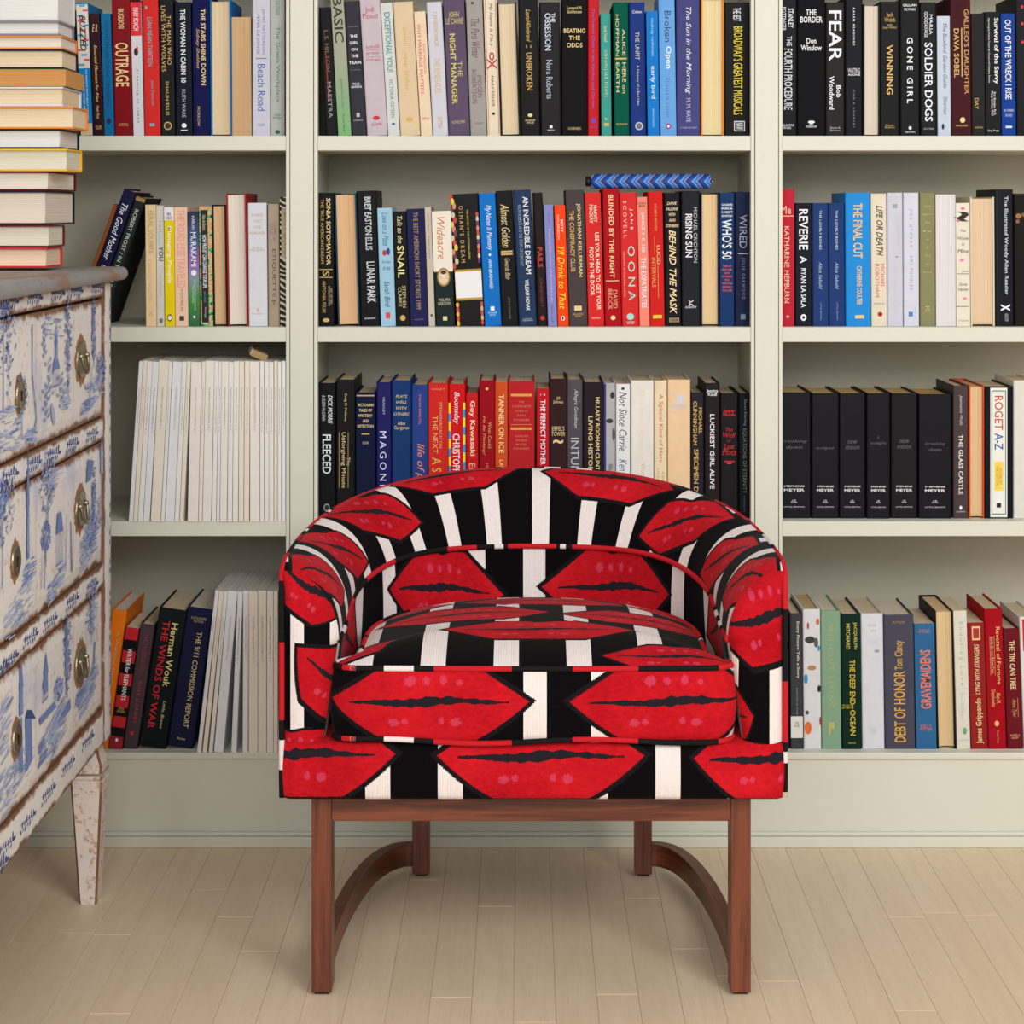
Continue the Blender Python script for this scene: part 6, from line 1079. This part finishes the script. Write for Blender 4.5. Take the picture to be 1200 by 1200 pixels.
# seat cushion
CW, CY0, CZ0, CZ1 = .287, -.022, .3755, .478
def cushion_outline():
    pts = []; r = .035
    def arc(cx, cy, a0, a1, r, n=8): return [(cx+r*math.cos(a0+(a1-a0)*i/n), cy+r*math.sin(a0+(a1-a0)*i/n)) for i in range(n+1)]
    NF = 60
    for i in range(NF+1):
        x = -(CW-r)+2*(CW-r)*i/NF; pts.append((x, CY0-.006*(1-(x/CW)**2)))
    pts += arc(CW-r, CY0+r, -math.pi/2, 0, r)[1:]
    for i in range(1, 8): pts.append((CW, CY0+r+(.17-CY0-r)*i/8))
    for i in range(0, 41):
        a = math.pi*i/40; c, s_ = math.cos(a), math.sin(a); w_ = CW
        pts.append((w_*math.copysign(abs(c)**(2/2.3), c), .17+(.475-.17)*abs(s_)**(2/2.3)))
    for i in range(7, 0, -1): pts.append((-CW, CY0+r+(.17-CY0-r)*i/8))
    pts += arc(-(CW-r), CY0+r, math.pi, math.pi*1.5, r)[:-1]
    # widths narrow to the space between the arms further back
    return [(x*(1-.115*sst((y-.0)/.06)) , y) for x, y in pts]
CO = cushion_outline(); cn = len(CO); cxm, cym = 0, .2
cush = None
V = []; UV = []; Fc = []
R = 14
for r_ in range(R+1):
    f = math.sin(math.pi/2*(1-r_/R)) if r_ < R else 0.0
    for (x, y) in CO:
        xx, yy = x*f, cym+(y-cym)*f; V.append((xx, yy, CZ1+.034*(1-f**2.6)**.8 if f < 1 else CZ1)); UV.append((xx, yy))
for r_ in range(R):
    for i in range(cn): Fc.append((r_*cn+i, r_*cn+(i+1) % cn, (r_+1)*cn+(i+1) % cn, (r_+1)*cn+i))
cush = mesh('seat_cushion', V, Fc, M_FAB, ch, smooth=True); set_lips(cush, UV, TOP_LIPS)
acc = [0]
for a, b in zip(CO, CO[1:]+CO[:1]): acc.append(acc[-1]+math.hypot(a[0]-b[0], a[1]-b[1]))
mid = (CW-.035)
V = []; UV = []; Fc = []; B = 8
def outn(i):
    a, b = CO[i-1], CO[(i+1) % cn]; dx, dy = b[0]-a[0], b[1]-a[1]; L = math.hypot(dx, dy); return dy/L, -dx/L
for j in range(B+1):
    f = j/B
    for i in range(cn+1):
        ii = i % cn; x, y = CO[ii]; nx, ny = outn(ii); bul = .006*math.sin(math.pi*f); V.append((x+nx*bul, y+ny*bul, CZ1-(CZ1-CZ0)*f)); UV.append((acc[i]-mid*1.0, CZ1-(CZ1-CZ0)*f))
for j in range(B):
    for i in range(cn): Fc.append((j*(cn+1)+i, (j+1)*(cn+1)+i, (j+1)*(cn+1)+i+1, j*(cn+1)+i+1))
Fc.append(tuple(B*(cn+1)+i for i in range(cn))[::-1])
bo = mesh('boxing', V, Fc, M_FAB, cush, smooth=True); set_lips(bo, UV, BOX_LIPS+[(acc[-1]+BOX_LIPS[0][0],)+BOX_LIPS[0][1:]])
tube('piping', [(x, y, CZ1+.0015) for x, y in CO], .0042, M_PIPE, cush, 8, closed=True, uv=True)
tube('piping', [(x, y, CZ0+.0015+.003*math.sin(x*21)) for x, y in CO], .0042, M_PIPE, cush, 8, closed=True, uv=True)

# walnut base
def wood():
    t = NT('walnut', .34, .45); co = t.coord('Object'); oi = t.node('ShaderNodeObjectInfo'); 
    at = t.node('ShaderNodeAttribute', attribute_name='grain'); u, v, w_ = t.sep(at.outputs['Vector'])
    n = t.noise(t.comb(u*3, v*60, w_*60), 1.5, 5, .6, .6); f = t.noise(t.comb(u*18, v*520, w_*520), 1.2, 3, .6)
    c = t.mix(t.smooth(n, .3, .7), lin((76, 35, 23)), lin((126, 64, 39))); c = t.mix(t.smooth(f, .55, .8)*.45, c, lin((58, 26, 16)))
    t.color(c); t.bump(f, .2, .0004); return t.m
M_WOOD = wood()
def woodbox(name, b, along, bevel=.0015):
    o = boxes(name, [b], M_WOOD, ch, bevel); me = o.data; at = me.attributes.new('grain', 'FLOAT_VECTOR', 'POINT'); k = {'x': (0, 1, 2), 'y': (1, 0, 2), 'z': (2, 0, 1)}[along]; h = rs.random()*3
    at.data.foreach_set('vector', [c for v in me.vertices for c in (v.co[k[0]]+h, v.co[k[1]], v.co[k[2]])]); return o
LX = (880-365)/2/F*(D_LEG := 2.915); LC = ((880+365)/2-VX)/F*D_LEG-AX
yl = D_LEG-CAMD-AY
lw = 23.5/F*D_LEG
for sx in (-1, 1):
    x = LC+sx*(LX-lw/2); woodbox('leg', (x-lw/2, x+lw/2, yl, yl+.045, .004, BZ-.0005), 'z')
    woodbox('glide', (x-lw/2+.004, x+lw/2-.004, yl+.006, yl+.038, 0, .0045), 'z', .0005).data.materials[0] = plain('black_glide', (15, 15, 15), .5)
    xr = LC*.8+.003+sx*(.203-.0145); yr = 3.434-CAMD-AY
    woodbox('leg', (xr-.0145, xr+.0145, yr, yr+.035, .004, BZ-.0005), 'z')
    woodbox('glide', (xr-.009, xr+.009, yr+.006, yr+.03, 0, .0045), 'z', .0005).data.materials[0] = plain('black_glide', (15, 15, 15), .5)
    # curved stretcher between front and rear leg
    V = []; Fc = []; G = []; N = 28
    p0 = (LC+sx*(LX-lw*.5), yl+.044); p1 = (xr+sx*.012, yr+.017)
    ax, ay = abs(p0[0]-p1[0]), p1[1]-p0[1]; acc_ = 0
    for i in range(N+1):
        a = math.pi/2*i/N
        cx = p1[0]+sx*ax*math.cos(a)**.8 if i < N else p1[0]; cy = p0[1]+ay*math.sin(a)**1.0
        tx, ty = -sx*ax*math.sin(a), ay*math.cos(a); L = math.hypot(tx, ty); nx, ny = -ty/L, tx/L
        if i: acc_ += math.hypot(cx-pc[0], cy-pc[1])
        pc = (cx, cy)
        for (o_, z) in ((-.010, .016), (.010, .016), (.010, .053), (-.010, .053)):
            V.append((cx+nx*o_, cy+ny*o_, z)); G.append((acc_, o_, z))
    for i in range(N):
        for j in range(4): Fc.append((i*4+j, i*4+(j+1) % 4, (i+1)*4+(j+1) % 4, (i+1)*4+j))
    Fc += [(3, 2, 1, 0), (N*4, N*4+1, N*4+2, N*4+3)]
    o = mesh('stretcher', V, Fc, M_WOOD, ch); bm = bmesh.new(); bm.from_mesh(o.data); bmesh.ops.recalc_face_normals(bm, faces=bm.faces); bm.to_mesh(o.data); bm.free()
    at = o.data.attributes.new('grain', 'FLOAT_VECTOR', 'POINT'); at.data.foreach_set('vector', [c for g in G for c in g])
woodbox('front_rail', (LC-LX+lw+.0002, LC+LX-lw-.0002, yl+.001, yl+.03, BZ-.0405, BZ-.0005), 'x')
woodbox('back_rail', (LC*.8+.003-.173, LC*.8+.003+.173, 3.434-CAMD-AY+.004, 3.434-CAMD-AY+.03, BZ-.03, BZ-.0005), 'x')
